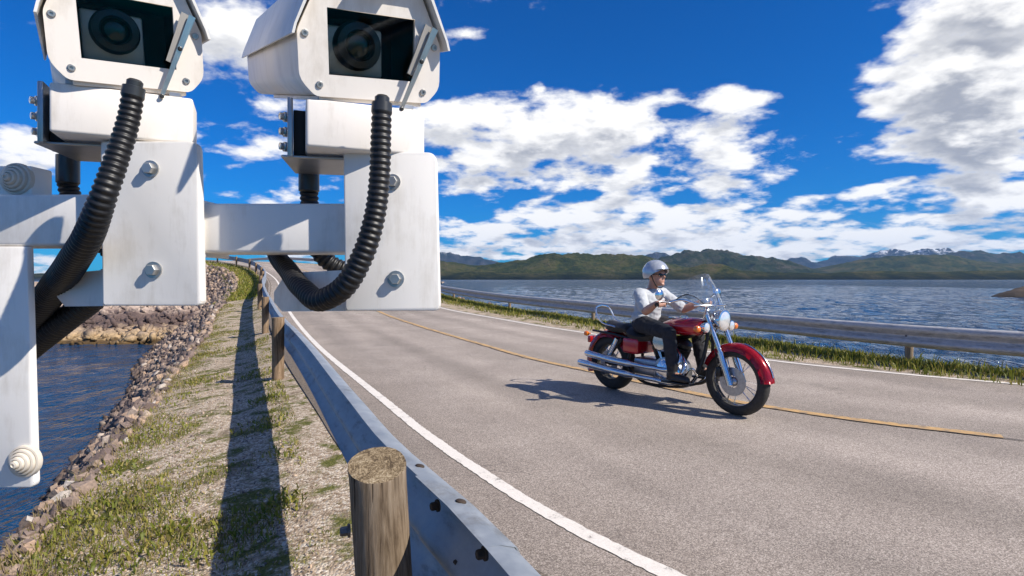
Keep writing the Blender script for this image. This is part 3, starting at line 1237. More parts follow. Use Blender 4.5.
# dry, longer tufts along the top of the stones
for i in range(5000):
    y = 2.2 + 22 * nr.random() ** 1.7
    s = float(np.interp(y, P_LEFT.pa[:, 1], P_LEFT.sa))
    d = nr.gauss(1.6, .16)
    v = ground_left(s, d)
    if mnoise.noise(v * 1.6) + nr.random() * .5 > .2:
        droots.append(tuple(v)); dh.append(nr.uniform(.04, .13)); dw.append(.004 + .0004 * y)
blades("grass", roots, hs, ws, M_GRASS, 1.1)
blades("dry_grass", droots, dh, dw, M_DRY, .9)
# broad-leaved weeds in the greener clumps
roots, hs, ws = [], [], []
for (cx, cy, cr, wgt) in clump_xy:
    if wgt < .6:
        continue
    for k in range(int(170 * wgt)):
        a_, q_ = nr.uniform(0, 6.283), cr * .8 * nr.random() ** .6
        x, y = cx + math.cos(a_) * q_, cy + math.sin(a_) * q_ * 1.2
        s = float(np.interp(y, P_LEFT.pa[:, 1], P_LEFT.sa))
        p, t, n = P_LEFT.frame(s)
        d = (Vector((x, y, 0)) - p).dot(n)
        if not .1 < d < 1.8:
            continue
        v = ground_left(s, d)
        roots.append((x, y, v.z + nr.uniform(0, .03))); hs.append(nr.uniform(.018, .05)); ws.append(nr.uniform(.008, .02))
M_WEED = mat_grass()
M_WEED.name = "weed_leaves"
blades("weeds", roots, hs, ws, M_WEED, 1.6)
# far part of the left verge and the bank top at the bend
roots, hs, ws = [], [], []
for i in range(9000):
    s = nr.uniform(P_LEFT.s_at_y(24), P_LEFT.s_at_y(60))
    v = ground_left(s, nr.uniform(.1, 2.2))
    roots.append(tuple(v)); hs.append(nr.uniform(.06, .2)); ws.append(.05)
blades("grass", roots, hs, ws, M_GRASS, .8)
# right verge
roots, hs, ws = [], [], []
s0, s1 = P_RIGHT.s_at_y(1.5), P_RIGHT.s_at_y(34)
n_r = 0
while n_r < 46000:
    s = s0 + (s1 - s0) * nr.random()
    d = nr.gauss(.05, .26)
    if nr.random() < .25:
        d = nr.uniform(-1.15, .2)
    if not (-1.2 if P_RIGHT.at(s).y > 9 else -.75) < d < .85:
        continue
    v = ground_right(s, d)
    den = .55 + .6 * mnoise.noise(Vector((v.x * .7, v.y * .7, 6))) + (.25 if v.y < 13 else -.05)
    if nr.random() > den:
        n_r += .3
        continue
    n_r += 1
    k = 1 if v.y < 14 else .85
    t_ = nr.uniform(.04, .15) * k * (1.7 if nr.random() < .05 else 1)
    roots.append(tuple(v)); hs.append(t_); ws.append(.008 + .0009 * v.y)
blades("grass", roots, hs, ws, M_GRASS, .9)
# stones of the right bank, seen between the blades further along
items = []
for i in range(1500):
    s = s0 + (s1 + 20 - s0) * nr.random()
    v = ground_right(s, nr.uniform(.5, 3.2))
    sz = nr.uniform(.12, .3)
    items.append((nr.randrange(len(ROCKS)), Matrix.Translation(v) @ Euler((nr.uniform(0, 6), nr.uniform(0, 6), nr.uniform(0, 6))).to_matrix().to_4x4() @ Matrix.Diagonal((sz, sz, sz, 1))))
merge_rocks("rock", items, M_ROCK, verge_r)


# ------------------------------------------------------------------ guard rails
def mat_galv(name="galvanised_steel", T=(1, 1, 1)):
    m, nt, b = new_mat(name)
    p = worldpos(nt)
    n1 = nt.noise(p, 14, 5, .65)
    n2 = nt.noise(nt.vmath('MULTIPLY', p, (3, 3, 22)), 1.0, 4, .6)
    k = nt.math('ADD', nt.math('MULTIPLY', n1, .6), nt.math('MULTIPLY', n2, .4))
    nt.link(nt.ramp(k, [(.3, (.22 * T[0], .25 * T[1], .28 * T[2])), (.55, (.33 * T[0], .36 * T[1], .39 * T[2])), (.75, (.44 * T[0], .47 * T[1], .49 * T[2]))]), b.inputs["Base Color"])
    nt.link(nt.sstep(n1, .3, .7, .50, .70), b.inputs["Roughness"])
    b.inputs["Metallic"].default_value = .40
    dirt = nt.sstep(nt.noise(nt.vmath('MULTIPLY', p, (1, 1, 5)), 5, 8, .72), .50, .68)
    old = b.inputs["Base Color"].links[0].from_socket
    nt.link(nt.mix(nt.math('MULTIPLY', dirt, .55), old, (.14, .125, .105, 1)), b.inputs["Base Color"])
    bump(nt, b, nt.noise(p, 60, 3), .12, .002)
    return m


def mat_wood(name="weathered_post_wood", tone=(1, 1, 1)):
    m, nt, b = new_mat(name)
    tcn = nt.n("ShaderNodeTexCoord").outputs["Object"]
    oi = nt.n("ShaderNodeObjectInfo")
    st = nt.vmath('ADD', nt.vmath('MULTIPLY', tcn, (1, 1, .055)), nt.n("ShaderNodeCombineXYZ", X=nt.math('MULTIPLY', oi.outputs["Random"], 30)).outputs[0])
    g = nt.noise(st, 75, 6, .65, .3)
    big = nt.noise(nt.vmath('MULTIPLY', tcn, (1, 1, .3)), 9, 4, .6)
    c = nt.ramp(g, [(.28, (.055, .036, .022)), (.45, (.145, .105, .070)), (.62, (.225, .172, .122)), (.8, (.30, .24, .175))])
    c = nt.mix(1.0, c, nt.ramp(big, [(.3, (.72, .70, .64)), (.7, (1.15, 1.13, 1.1))]), 'MULTIPLY')
    c = nt.mix(1.0, c, (*tone, 1), 'MULTIPLY')
    # drying cracks run up the post
    cr = nt.n("ShaderNodeTexVoronoi", _feature='DISTANCE_TO_EDGE', Vector=nt.vmath('MULTIPLY', tcn, (1, 1, .04)), Scale=26.0).outputs["Distance"]
    crk = nt.sstep(cr, .0, .045, 1, 0)
    crk = nt.math('MULTIPLY', crk, nt.sstep(nt.noise(tcn, 6, 2), .5, .62))
    c = nt.mix(crk, c, (.025, .016, .010, 1))
    nt.link(c, b.inputs["Base Color"])
    b.inputs["Roughness"].default_value = .9
    b.inputs["Specular IOR Level"].default_value = .2
    bump(nt, b, nt.math('SUBTRACT', g, crk), .6, .006)
    return m


def mat_endgrain():
    m, nt, b = new_mat("post_end_grain")
    tcn = nt.n("ShaderNodeTexCoord").outputs["Object"]
    flat = nt.vmath('MULTIPLY', tcn, (1, 1, 0))
    w = nt.n("ShaderNodeTexWave", _wave_type='RINGS', _rings_direction='Z', Vector=nt.vmath('ADD', flat, (.012, .01, 0)), Scale=24.0, Distortion=14.0, Detail=5.0, i4=3.0)
    n = nt.noise(flat, 55, 5, .7)
    n2 = nt.noise(flat, 13, 5, .72, .8)
    k = nt.math('ADD', nt.math('MULTIPLY', w.outputs["Fac"], .12), nt.math('ADD', nt.math('MULTIPLY', n, .38), nt.math('MULTIPLY', n2, .5)))
    c = nt.ramp(k, [(.34, (.035, .022, .012)), (.45, (.12, .082, .042)), (.56, (.26, .195, .115)), (.68, (.46, .38, .26))])
    nt.link(c, b.inputs["Base Color"])
    b.inputs["Roughness"].default_value = .95
    bump(nt, b, k, .8, .006)
    return m


M_GALV = mat_galv()
M_GALV2 = mat_galv("dull_galvanised_steel", (1.6, 1.42, 1.28))
M_WOOD = mat_wood("weathered_post_wood", (1.15, 1.18, 1.22))
M_WOOD_PALE = mat_wood("bleached_post_wood", (1.7, 1.75, 1.85))
M_WOOD_TAN = mat_wood("tan_post_wood", (1.5, 1.4, 1.3))
M_END = mat_endgrain()
M_BOLT = simple_mat("bolt_steel", (.16, .15, .14), .5, .8, .3, 60)
M_RUST = simple_mat("rusty_bolt", (.060, .042, .030), .75, .4, .4, 60)

W_PROF = [(.000, .160), (.030, .158), (.066, .147), (.082, .118), (.082, .078), (.064, .056), (.022, .020), (.012, .006), (.012, -.006), (.022, -.020), (.064, -.056), (.082, -.078), (.082, -.100), (.066, -.120), (.034, -.150), (.018, -.156)]


def beam(path, s0, s1, side, zc, extra=0.0):
    """A length of W-beam. side = +1: the road lies to the right of the path, -1: to the left."""
    bm = NB()
    n = max(2, int((s1 - s0) / .25))
    zs = 1.12 if side > 0 else 1.0
    pr = [(o + extra, (z - .157) * zs + .157) for o, z in W_PROF]
    back = [(o + extra - .0035, (z - .157) * zs + .157) for o, z in W_PROF]
    prof = pr + back[::-1]
    rings = []
    for i in range(n + 1):
        p, t, nl = path.frame(s0 + (s1 - s0) * i / n)
        q = -nl * side
        rings.append([bm.verts.new(p + q * o + Vector((0, 0, zc + z))) for o, z in prof])
    m = len(prof)
    for a, b in zip(rings[:-1], rings[1:]):
        for k in range(m):
            bm.faces.new((a[k], a[(k + 1) % m], b[(k + 1) % m], b[k]))
    bm.faces.new(rings[0])
    bm.faces.new(rings[-1][::-1])
    return bm


def add_wood_post(parent, base, top_z, r, toward, tilt=0.0, lean=(0, 0), wood=None):
    """Round wooden post from below ground to top_z, its top sawn at a slant."""
    bm = NB()
    seg = 22
    depth = .35
    org = Vector((base.x, base.y, top_z))
    rings = []
    hts = [base.z - depth - top_z, base.z - top_z, (base.z - top_z) * .5, -.03, -.006, 0.0]
    for j, h in enumerate(hts):
        ring = []
        for k in range(seg):
            a = k * 2 * math.pi / seg
            rad = r * (1 + .035 * mnoise.noise(Vector((math.cos(a) * 1.3, math.sin(a) * 1.3, base.x + h * .8)))) * (.86 + .14 * (j / 5))
            if j == 5:
                rad *= .965
            x, y = math.cos(a) * rad, math.sin(a) * rad
            sl = (x * toward.x + y * toward.y) * tilt if j >= 3 else 0
            ring.append(bm.verts.new((x + lean[0] * h, y + lean[1] * h, h - sl + (.002 * mnoise.noise(Vector((x, y, 1)) * 60) if j == 5 else 0))))
        rings.append(ring)
    for a, b in zip(rings[:-1], rings[1:]):
        for k in range(seg):
            bm.faces.new((a[k], a[(k + 1) % seg], b[(k + 1) % seg], b[k]))
    # sawn top, slightly uneven
    inner = [bm.verts.new((v.co.x * .55, v.co.y * .55, v.co.z * .55 + .003 * mnoise.noise(v.co * 40))) for v in rings[-1]]
    tops = []
    for k in range(seg):
        tops.append(bm.faces.new((rings[-1][k], rings[-1][(k + 1) % seg], inner[(k + 1) % seg], inner[k])))
    tops.append(bm.faces.new(inner))
    for f in tops:
        f.material_index = 1
    o = obj("wood_post", bm, [wood or M_WOOD, M_END], parent)
    o.location = org - parent.location
    return o


def hexbolt(bm, c, axis, r, h, washer=True):
    axis = Vector(axis).normalized()
    if washer:
        lathe(bm, [(r * 1.45, 0), (r * 1.45, h * .25), (0, h * .25)], c, axis, 16)
    lathe(bm, [(r, h * .25), (r, h * .85), (r * .86, h), (0, h)], c, axis, 6)


def roundbolt(bm, c, axis, r, h):
    lathe(bm, [(r, 0), (r * .92, h * .5), (r * .6, h * .88), (0, h)], c, axis, 14)


# left rail
railL = empty("guardrail", P_LEFT.at(P_LEFT.s_at_y(1.5)))
tag(railL, "blue-grey steel guardrail on round wooden posts along the gravel verge, near side of road", "guardrail")
post_y = [-4.5, 1.52, 7.5, 13.3, 19, 24.5, 30, 35.5, 41, 46, 50.5, 54.5, 58]
ZC_L = .505
near_s = P_LEFT.s_at_y(1.22)
cuts = [P_LEFT.s_at_y(-6.5)]
s_ = near_s
jl = [cuts[0], near_s]
while s_ < P_LEFT.L - 4:
    s_ += 6.4
    jl.append(min(s_, P_LEFT.L - .2))
for i in range(len(jl) - 1):
    ov = .5 if i == 0 else .16
    bm = beam(P_LEFT, jl[i], min(jl[i + 1] + ov, P_LEFT.L - .05), +1, ZC_L, .007 if i % 2 else 0.0)
    bmesh.ops.translate(bm, verts=bm.verts, vec=-railL.location)
    obj("rail_beam", bm, M_GALV, railL, angle=50)
for i, y in enumerate(post_y):
    s = P_LEFT.s_at_y(y)
    p, t, n = P_LEFT.frame(s)
    r = .080 if i == 1 else .085
    c = p + n * (r + .004)
    if i == 1:
        c = Vector((-.362, 1.505, 0))
    g = ground_left(s, r)
    c.z = g.z
    add_wood_post(railL, c, p.z + (.752 if i == 1 else .742), r, Vector((-.2, 1, 0)) * -1 if i == 1 else n, .30 if i == 1 else .05, (-.075, .05) if i == 1 else (0, 0), M_WOOD if i == 1 else M_WOOD_TAN)
    if i in (1, 2, 3):
        bm = NB()
        if i == 1:
            hexbolt(bm, c + Vector((-.066, -.024, 0)) + Vector((0, 0, .585 - c.z)) - railL.location, Vector((-.93, -.36, 0)), .012, .026)
        else:
            hexbolt(bm, c + n * (r * .93) + Vector((0, 0, p.z + ZC_L + .015 - c.z)) - railL.location, n, .014, .03)
        obj("post_bolt", bm, M_BOLT, railL)
# splice bolts on the near joint
p, t, n = P_LEFT.frame(near_s + .06)
for (yy, o_, z_) in ((1.74, .036, .156), (1.46, .036, .156)):
    q, t, n = P_LEFT.frame(P_LEFT.s_at_y(yy))
    ax = (-n * .25 + Vector((0, 0, .97))).normalized()
    bm = NB()
    c = q - n * (o_ + .006) + Vector((0, 0, ZC_L + z_ + .001))
    lathe(bm, [(.0145, -.002), (.0145, .002), (.011, .0045), (0, .005)], c - railL.location, ax, 16)
    obj("splice_bolt", bm, M_RUST, railL)
for yy, z_ in ((1.60, .09), (1.32, .09), (1.45, .0)):
    q, t, n = P_LEFT.frame(P_LEFT.s_at_y(yy))
    bm = NB()
    hexbolt(bm, q - n * .042 + Vector((0, 0, ZC_L + z_)) - railL.location, n, .012, .024)
    obj("splice_bolt", bm, M_RUST, railL)

# right rail
railR = empty("guardrail", P_RIGHT.at(P_RIGHT.s_at_y(8.1)))
tag(railR, "grey steel guardrail on low posts in the grass, between the far lane and the sea", "guardrail")
ZC_R = .425
pr_y = [4.6, 8.15, 12.0, 15.95, 21.3, 27.3, 33, 39, 45]
jr = [P_RIGHT.s_at_y(.5)]
jr = [2.0] + [P_RIGHT.s_at_y(y) for y in (4.4, 8.05)]
s_ = jr[-1]
while s_ < P_RIGHT.L - 5:
    s_ += 8.2
    jr.append(min(s_, P_RIGHT.L - .2))
for i in range(len(jr) - 1):
    bm = beam(P_RIGHT, jr[i], min(jr[i + 1] + .16, P_RIGHT.L - .05), -1, ZC_R, .005 if i % 2 else 0.0)
    bmesh.ops.translate(bm, verts=bm.verts, vec=-railR.location)
    obj("rail_beam", bm, M_GALV2, railR, angle=50)
for i, y in enumerate(pr_y):
    s = P_RIGHT.s_at_y(y)
    p, t, n = P_RIGHT.frame(s)
    g = ground_right(s, .09)
    c = p - n * .066
    c.z = g.z
    add_wood_post(railR, c, p.z + .56, .058, -n, .05, (0, 0), M_WOOD_PALE)
    bm = NB()
    roundbolt(bm, p + n * .016 + Vector((0, 0, ZC_R)) - railR.location, n, .016, .01)
    obj("post_bolt", bm, M_BOLT, railR)

# ------------------------------------------------------------------ the camera mount
def mat_whitepaint(name, col, dirt=.25, rough=.42):
    m, nt, b = new_mat(name)
    p = gen(nt)
    n1 = nt.noise(p, 7, 6, .65)
    n2 = nt.noise(nt.vmath('MULTIPLY', p, (40, 40, 7)), 1.0, 5, .7)
    n3 = nt.noise(p, 160, 2, .5)
    k = nt.math('ADD', nt.math('MULTIPLY', n1, .55), nt.math('MULTIPLY', n2, .45))
    d = tuple(c * f for c, f in zip(col, (.80, .77, .72)))
    c = nt.ramp(k, [(.30, tuple(x * (1 - dirt) for x in d)), (.5, col), (.8, tuple(min(1, x * 1.04) for x in col))])
    nt.link(c, b.inputs["Base Color"])
    nt.link(nt.sstep(n1, .3, .7, rough - .08, rough + .12), b.inputs["Roughness"])
    bump(nt, b, n3, .05, .001)
    return m


M_MOUNT = mat_whitepaint("white_powder_coat", (.80, .765, .71), .06)
M_HOUSE = mat_whitepaint("cream_white_enamel", (.80, .745, .675), .08)
M_HOOD = mat_whitepaint("white_enamel", (.80, .785, .74), .06)
M_RUBBER = simple_mat("black_rubber_hose", (.008, .008, .009), .46, 0, .35, 30, .2, 120)
M_STEEL = simple_mat("stainless_steel", (.62, .61, .59), .28, 1.0, .1, 40)
M_PLATE = simple_mat("zinc_plate", (.42, .42, .41), .38, .8, .12, 25)
M_KNOB = simple_mat("beige_cap", (.62, .55, .45), .5, 0, .12, 60)
M_CAVITY = simple_mat("housing_inside", (.016, .016, .017), .6)
M_LENSB = simple_mat("lens_barrel", (.030, .031, .030), .32)
M_INNER = simple_mat("inner_camera_shell", (.74, .72, .68), .4, .3, .1, 60)


def mat_glass(name, tint=(1, 1, 1), refl=.07):
    m, nt, b = new_mat(name)
    nt.t.nodes.remove(b)
    tr = nt.n("ShaderNodeBsdfTransparent", Color=(*tint, 1))
    gl = nt.n("ShaderNodeBsdfGlossy", Color=(1, 1, 1, 1), Roughness=.02)
    fr = nt.n("ShaderNodeFresnel", IOR=1.22)
    mx = nt.n("ShaderNodeMixShader", i0=fr.outputs[0], i1=tr.outputs[0], i2=gl.outputs[0])
    nt.link(mx.outputs[0], nt.t.nodes["Material Output"].inputs[0])
    return m


M_PANE = mat_glass("window_glass", (.82, .84, .82))
M_COATED = simple_mat("coated_lens_glass", (.010, .022, .012), .06, 0, .3, 30, coat=.6)

D0 = .90


def A(px, py, y=D0):
    return at(px, py, y)


mount = empty("camera_mount", (-.97, 1.06, -.16))
tag(mount, "white steel mounting frame with crossbar carrying both speed cameras", "mounting frame")
MO = mount.location


def mobj(name, bm, mat, parent=None, **kw):
    bmesh.ops.translate(bm, verts=bm.verts, vec=-MO)
    return obj(name, bm, mat, parent or mount, **kw)


def bx(bm, a, b, y0, y1, bev, yref=D0):
    """box whose front face spans the two plan points at depth y0"""
    p, q = A(*a, yref), A(*b, yref)
    return box(bm, (min(p.x, q.x), y0, min(p.z, q.z)), (max(p.x, q.x), y1, max(p.z, q.z)), bev, 3)


# crossbar, in two lengths that meet behind the first bracket
bm = NB(); bx(bm, (-60, 194), (152, 246), D0, D0 + .085, .006); mobj("crossbar", bm, M_MOUNT)
bm = NB(); bx(bm, (152.5, 203), (349, 253), D0 + .002, D0 + .08, .006); mobj("crossbar", bm, M_MOUNT)
bm = NB(); bx(bm, (198, 200), (203.5, 257), D0 - .004, D0 + .083, .002); mobj("end_collar", bm, M_MOUNT)
# the upright arm
bm = NB()
c = [A(-70, 246.5), A(29, 246.5), A(36, 487), A(-70, 487)]
prism(bm, round_poly([(v.x, v.z) for v in c], [0, 0, .010, 0]), D0 - .004, D0 + .010, .003)
mobj("upright_arm", bm, M_MOUNT)
bm = NB(); bx(bm, (-70, 163), (20, 198), D0 + .02, D0 + .065, .004); mobj("upper_lug", bm, M_MOUNT)
# stepped caps
for (px, py, y, r) in ((17, 179, D0 + .02, 16), (25, 461, D0 - .004, 16)):
    bm = NB()
    R1 = r / FPX * y
    prof = []
    for k in range(5):
        f0 = 1 - k * .19
        h = .004 + .0045 * k
        prof += [(R1 * f0, h - .003), (R1 * (f0 - .03), h), (R1 * (f0 - .13), h + .001), (R1 * (f0 - .16), h - .001)]
    prof = [(R1, -.004)] + prof + [(0, prof[-1][1])]
    lathe(bm, prof, A(px, py, y), (0, -1, 0), 28)
    mobj("stepped_cap", bm, M_KNOB)
# clamp arms out of frame that join the frame to its mast
mx, my = -1.02, D0 + .16
bm = NB(); bx(bm, (-130, 200), (-62, 240), D0 + .01, D0 + .075, .004); mobj("clamp_arm", bm, M_MOUNT)
bm = NB(); bx(bm, (-130, 420), (-72, 470), D0 + .005, D0 + .06, .004); mobj("clamp_arm", bm, M_MOUNT)
bm = NB(); tube(bm, [(mx, my - .09, -.4), (mx, my - .09, 1.9)], .057, 20); mobj("mast", bm, M_MOUNT)


def bracket(x0, x1, ytop, ybot, wx, wtop, bolts):
    br = NB()
    p = [A(x0, ytop, D0 - .03), A(x1, ytop, D0 - .03), A(x1 + 4, ybot, D0 - .03), A(x0 + 2, ybot, D0 - .03)]
    prism(br, round_poly([(v.x, v.z) for v in p], [.004, .014, .010, .004], 4), D0 - .030, D0 - .012, .003)
    o = mobj("bracket_plate", br, M_MOUNT)
    # bent lower wing: runs back and out under the crossbar
    wb = NB()
    f0, f1 = A(x0 + 3, wtop, D0 - .016), A(x0 + 3, ybot, D0 - .016)
    g0, g1 = A(wx, wtop + 22, D0 + .05), A(wx, ybot - 1, D0 + .05)
    gm = A(wx + 12, wtop + 3, D0 + .045)
    g1b = A(wx + 8, ybot + .5, D0 + .045)
    ring = [Vector((f0.x, D0 - .016, f0.z)), gm, g0, A(wx, ybot - 9, D0 + .05), g1b, Vector((f1.x, D0 - .016, f1.z))]
    back = [v + Vector((.002, .010, 0)) for v in ring]
    a = [wb.verts.new(v) for v in ring]
    b = [wb.verts.new(v) for v in back]
    wb.faces.new(a); wb.faces.new(b[::-1])
    for i in range(len(a)):
        wb.faces.new((a[i], b[i], b[(i + 1) % len(a)], a[(i + 1) % len(a)]))
    mobj("bracket_wing", wb, M_MOUNT, angle=60)
    # bottom flange under the crossbar
    fb = NB()
    q0, q1 = A(x0 + 4, ybot - 2, D0 - .012), A(x1 - 34, ybot - 7, D0 - .012)
    box(fb, (q0.x, D0 - .0118, q0.z), (q1.x, D0 + .10, q1.z), .002)
    mobj("bracket_flange", fb, M_MOUNT)
    # rear plate beyond the crossbar
    rb = NB()
    q0, q1 = A(x0 + 30, ytop + 60), A(x1 - 42, ybot - 16)
    box(rb, (q0.x, D0 + .088, q1.z), (q1.x, D0 + .10, q0.z), .002)
    mobj("rear_plate", rb, M_MOUNT)
    for (bxp, byp, r) in bolts:
        hb = NB()
        hexbolt(hb, A(bxp, byp, D0 - .030), (0, -1, 0), r / FPX * D0, .011)
        mobj("hex_bolt", hb, M_PLATE)


bracket(100, 197, 141, 306, 57, 270, ((151, 169, 5.6), (154, 270, 5.6)))
bracket(343, 436, 152, 311, 274, 270, ((393, 182, 5.2), (396, 279, 5.6)))


# ------------------------------------------------------------------ corrugated hoses
def hose(bm, pts, rad, pitch=.0088):
    """Corrugated tube through the points (x, y, z, radius factor)."""
    path = Path([(p[0], p[1], p[2]) for p in pts], 14)
    fs = np.linspace(0, path.L, len(pts))
    n = int(path.L / pitch) * 6
    out, rr_ = [], []
    ctrl = [path.s[min(i * 14, len(path.s) - 1)] for i in range(len(pts))]
    for i in range(n + 1):
        s = path.L * i / n
        ph = (i % 6) / 6
        prof = (.88, .95, 1.0, 1.0, .95, .88)[i % 6]
        out.append(path.at(s))
        rr_.append(float(np.interp(s, ctrl, [p[3] for p in pts])) * rad * prof)
    tube(bm, out, rr_, 16)


# ------------------------------------------------------------------ the two cameras
def speed_camera(label, cx, cy, D, yaw, pitch, roll, w, h, L, neck, hose_pts, rear_pts):
    base = A(neck[0] + neck[2] / 2, neck[3] + neck[1] - 4, D0 + .03)
    root = empty("speed_camera", base)
    tag(root, label, "speed camera", "speed cameras on the white mounting frame")
    RM = Matrix.Rotation(R_(yaw), 4, 'Z') @ Matrix.Rotation(R_(pitch), 4, 'X') @ Matrix.Rotation(R_(roll), 4, 'Y')
    H = Matrix.Translation(-base) @ Matrix.Translation(A(cx, cy, D)) @ RM

    def hobj(name, bm, mat, par=None, **kw):
        bmesh.ops.transform(bm, matrix=H, verts=bm.verts)
        return obj(name, bm, mat, par or root, **kw)

    hw, hh = w / 2, h / 2
    outline = [(-hw * .80, -hh), (hw * .80, -hh), (hw, -hh * .72), (hw, hh * .06), (hw * .66, hh), (-hw * .66, hh), (-hw, hh * .06), (-hw, -hh * .72)]
    # front plate with the window opening
    win = (-.305 * w, .306 * w, -.31 * h, .235 * h)
    bm = NB()
    ro = round_poly(outline, [.008, .008, .012, .006, .006, .006, .006, .012], 3)
    for (y, rev) in ((0.0, False), (.012, True)):
        pass
    n_o = len(ro)
    inner = []
    # project every outline vertex onto the window rectangle
    for (x, z) in ro:
        inner.append((min(max(x * .62 / .5 * .5, win[0]), win[1]), z))
    # frame as four slabs butted round the window (outline cut by the window's edges)
    def cut_poly(poly, keep):
        out = []
        m = len(poly)
        for i in range(m):
            a_, b_ = poly[i], poly[(i + 1) % m]
            ka, kb = keep(a_), keep(b_)
            if ka >= 0:
                out.append(a_)
            if (ka >= 0) != (kb >= 0):
                f = ka / (ka - kb)
                out.append((a_[0] + (b_[0] - a_[0]) * f, a_[1] + (b_[1] - a_[1]) * f))
        return out
    top = cut_poly(ro, lambda v: v[1] - win[3])
    bot = cut_poly(ro, lambda v: win[2] - v[1])
    midp = cut_poly(cut_poly(ro, lambda v: win[3] - v[1]), lambda v: v[1] - win[2])
    lef = cut_poly(midp, lambda v: win[0] - v[0])
    rig = cut_poly(midp, lambda v: v[0] - win[1])
    for pl in (top, bot, lef, rig):
        prism(bm, pl, 0, .010)
    bmesh.ops.remove_doubles(bm, verts=bm.verts, dist=.0002)
    # drop the inner seams
    seam = [f for f in bm.faces if abs(f.normal.y) < .1 and any(len(e.link_faces) > 2 for e in f.edges) and
            all((abs(v.co.z - win[3]) < 3e-4) or (abs(v.co.z - win[2]) < 3e-4) for v in f.verts) and (f.calc_center_median().x < win[0] or f.calc_center_median().x > win[1])]
    bmesh.ops.delete(bm, geom=seam, context='FACES_ONLY')
    hobj("front_plate", bm, M_HOUSE, angle=30)
    # body behind
    bm = NB()
    body = [(x * .985, z * .985) for x, z in ro]
    prism(bm, body, .0105, L, 0)
    front = min(bm.faces, key=lambda f: f.calc_center_median().y)
    bmesh.ops.delete(bm, geom=[front], context='FACES')
    hobj("housing_body", bm, M_HOUSE, angle=30)
    # inside of the housing
    bm = NB()
    x0, x1, z0, z1 = win
    e = .004
    a = [(x0 - e, .0104, z0 - e), (x1 + e, .0104, z0 - e), (x1 + e, .0104, z1 + e), (x0 - e, .0104, z1 + e)]
    va = [bm.verts.new(v) for v in a]
    vb = [bm.verts.new((v[0], .13, v[2])) for v in a]
    bm.faces.new(vb)
    for i in range(4):
        bm.faces.new((va[i], va[(i + 1) % 4], vb[(i + 1) % 4], vb[i]))
    hobj("inner_lining", bm, M_CAVITY)
    # the camera unit inside
    lx, lz = -.075 * w, -.035 * h
    bm = NB()
    box(bm, (x0 + .003, .036, z0 + .002), (lx + .19 * w, .11, z1 - .018), .004)
    unit = hobj("inner_camera", bm, M_INNER)
    bm = NB()
    lathe(bm, [(.165 * w, .036), (.165 * w, .024), (.15 * w, .019), (.15 * w, .013), (.105 * w, .011), (.09 * w, .020)], (lx, 0, lz), (0, 1, 0), 28)
    hobj("lens_barrel", bm, M_LENSB, unit)
    bm = NB()
    lathe(bm, [(.095 * w, .0195), (.07 * w, .0155), (.035 * w, .0135), (0, .013)], (lx, 0, lz), (0, 1, 0), 24)
    hobj("lens", bm, M_COATED, unit)
    bm = NB()
    box(bm, (x0 - .002, .0045, z0 - .002), (x1 + .002, .0075, z1 + .002))
    hobj("window_pane", bm, M_PANE)
    # corner screws
    for sx_ in (-1, 1):
        for (fx, fz) in ((.905, .02), (.74, -.80)):
            bm = NB()
            c = (sx_ * hw * fx, 0, hh * fz)
            lathe(bm, [(.0052, .001), (.0052, -.0015), (.0042, -.0024), (.0022, -.0024), (.0022, -.0005), (0, -.0005)], c, (0, 1, 0), 14)
            hobj("screw", bm, M_PLATE)
    # hood: folded sheet over the top
    g = .006
    top_o = [(-hw - g - .004, -hh * .02), (-hw - g, hh * .14), (-hw * .68 - g, hh + g), (hw * .68 + g, hh + g), (hw + g, hh * .14), (hw + g + .004, -hh * .02)]
    in_o = [(x - (.0035 if x > 0 else -.0035), z - .0035 if abs(x) < hw * .9 else z) for x, z in top_o]
    bm = NB()
    prism(bm, top_o + in_o[::-1], -.018, L + .012)
    hobj("hood", bm, M_HOOD, angle=25)
    bm = NB()
    box(bm, (-hw * .25, -.026, hh * .84), (hw * .25, -.0, hh * .97), .004)
    hobj("visor_tab", bm, M_HOUSE)
    # wiper
    p0, p1 = Vector((.175 * w, -.014, -.58 * h)), Vector((.425 * w, -.016, .165 * h))
    ax = (p1 - p0).normalized()
    bm = NB()
    nrm = Vector((0, -1, 0))
    sd_ = ax.cross(nrm).normalized()
    def bar(bm, a, b, wa, wb_, th, lift):
        v = []
        for p_, ww in ((a, wa), (b, wb_)):
            for s1_, s2_ in ((-1, 0), (1, 0), (1, 1), (-1, 1)):
                v.append(bm.verts.new(p_ + sd_ * ww * s1_ + nrm * (lift + th * s2_)))
        bm.faces.new(v[0:4]); bm.faces.new(v[4:8][::-1])
        for i in range(4):
            bm.faces.new((v[i], v[(i + 1) % 4], v[4 + (i + 1) % 4], v[4 + i]))
    bar(bm, p0, p1, .0026, .0048, .0035, 0)
    arm = hobj("wiper_arm", bm, M_STEEL)
    bm = NB()
    q0, q1 = p0.lerp(p1, .42) - sd_ * .007, p1 - sd_ * .008
    bar(bm, q0, q1, .004, .0065, .004, -.0075)
    hobj("wiper_blade", bm, simple_mat("wiper_rubber", (.33, .31, .28), .5), arm)
    for f in (.02, .6):
        bm = NB()
        roundbolt(bm, p0.lerp(p1, f) + nrm * .0035, nrm, .0036, .003)
        hobj("pivot_screw", bm, M_LENSB, arm)
    # under-flange of the housing
    bm = NB()
    box(bm, (-hw * .74, .006, -hh - .006), (hw * .74, L * .7, -hh + .001), .002)
    hobj("base_flange", bm, M_HOUSE)

    def robj(name, bm, mat, par=None, **kw):
        bmesh.ops.translate(bm, verts=bm.verts, vec=-base)
        return obj(name, bm, mat, par or root, **kw)
    # tilt head: level, turned a little
    nx, ny, nw, nh, nyaw = neck
    dn = D + .012
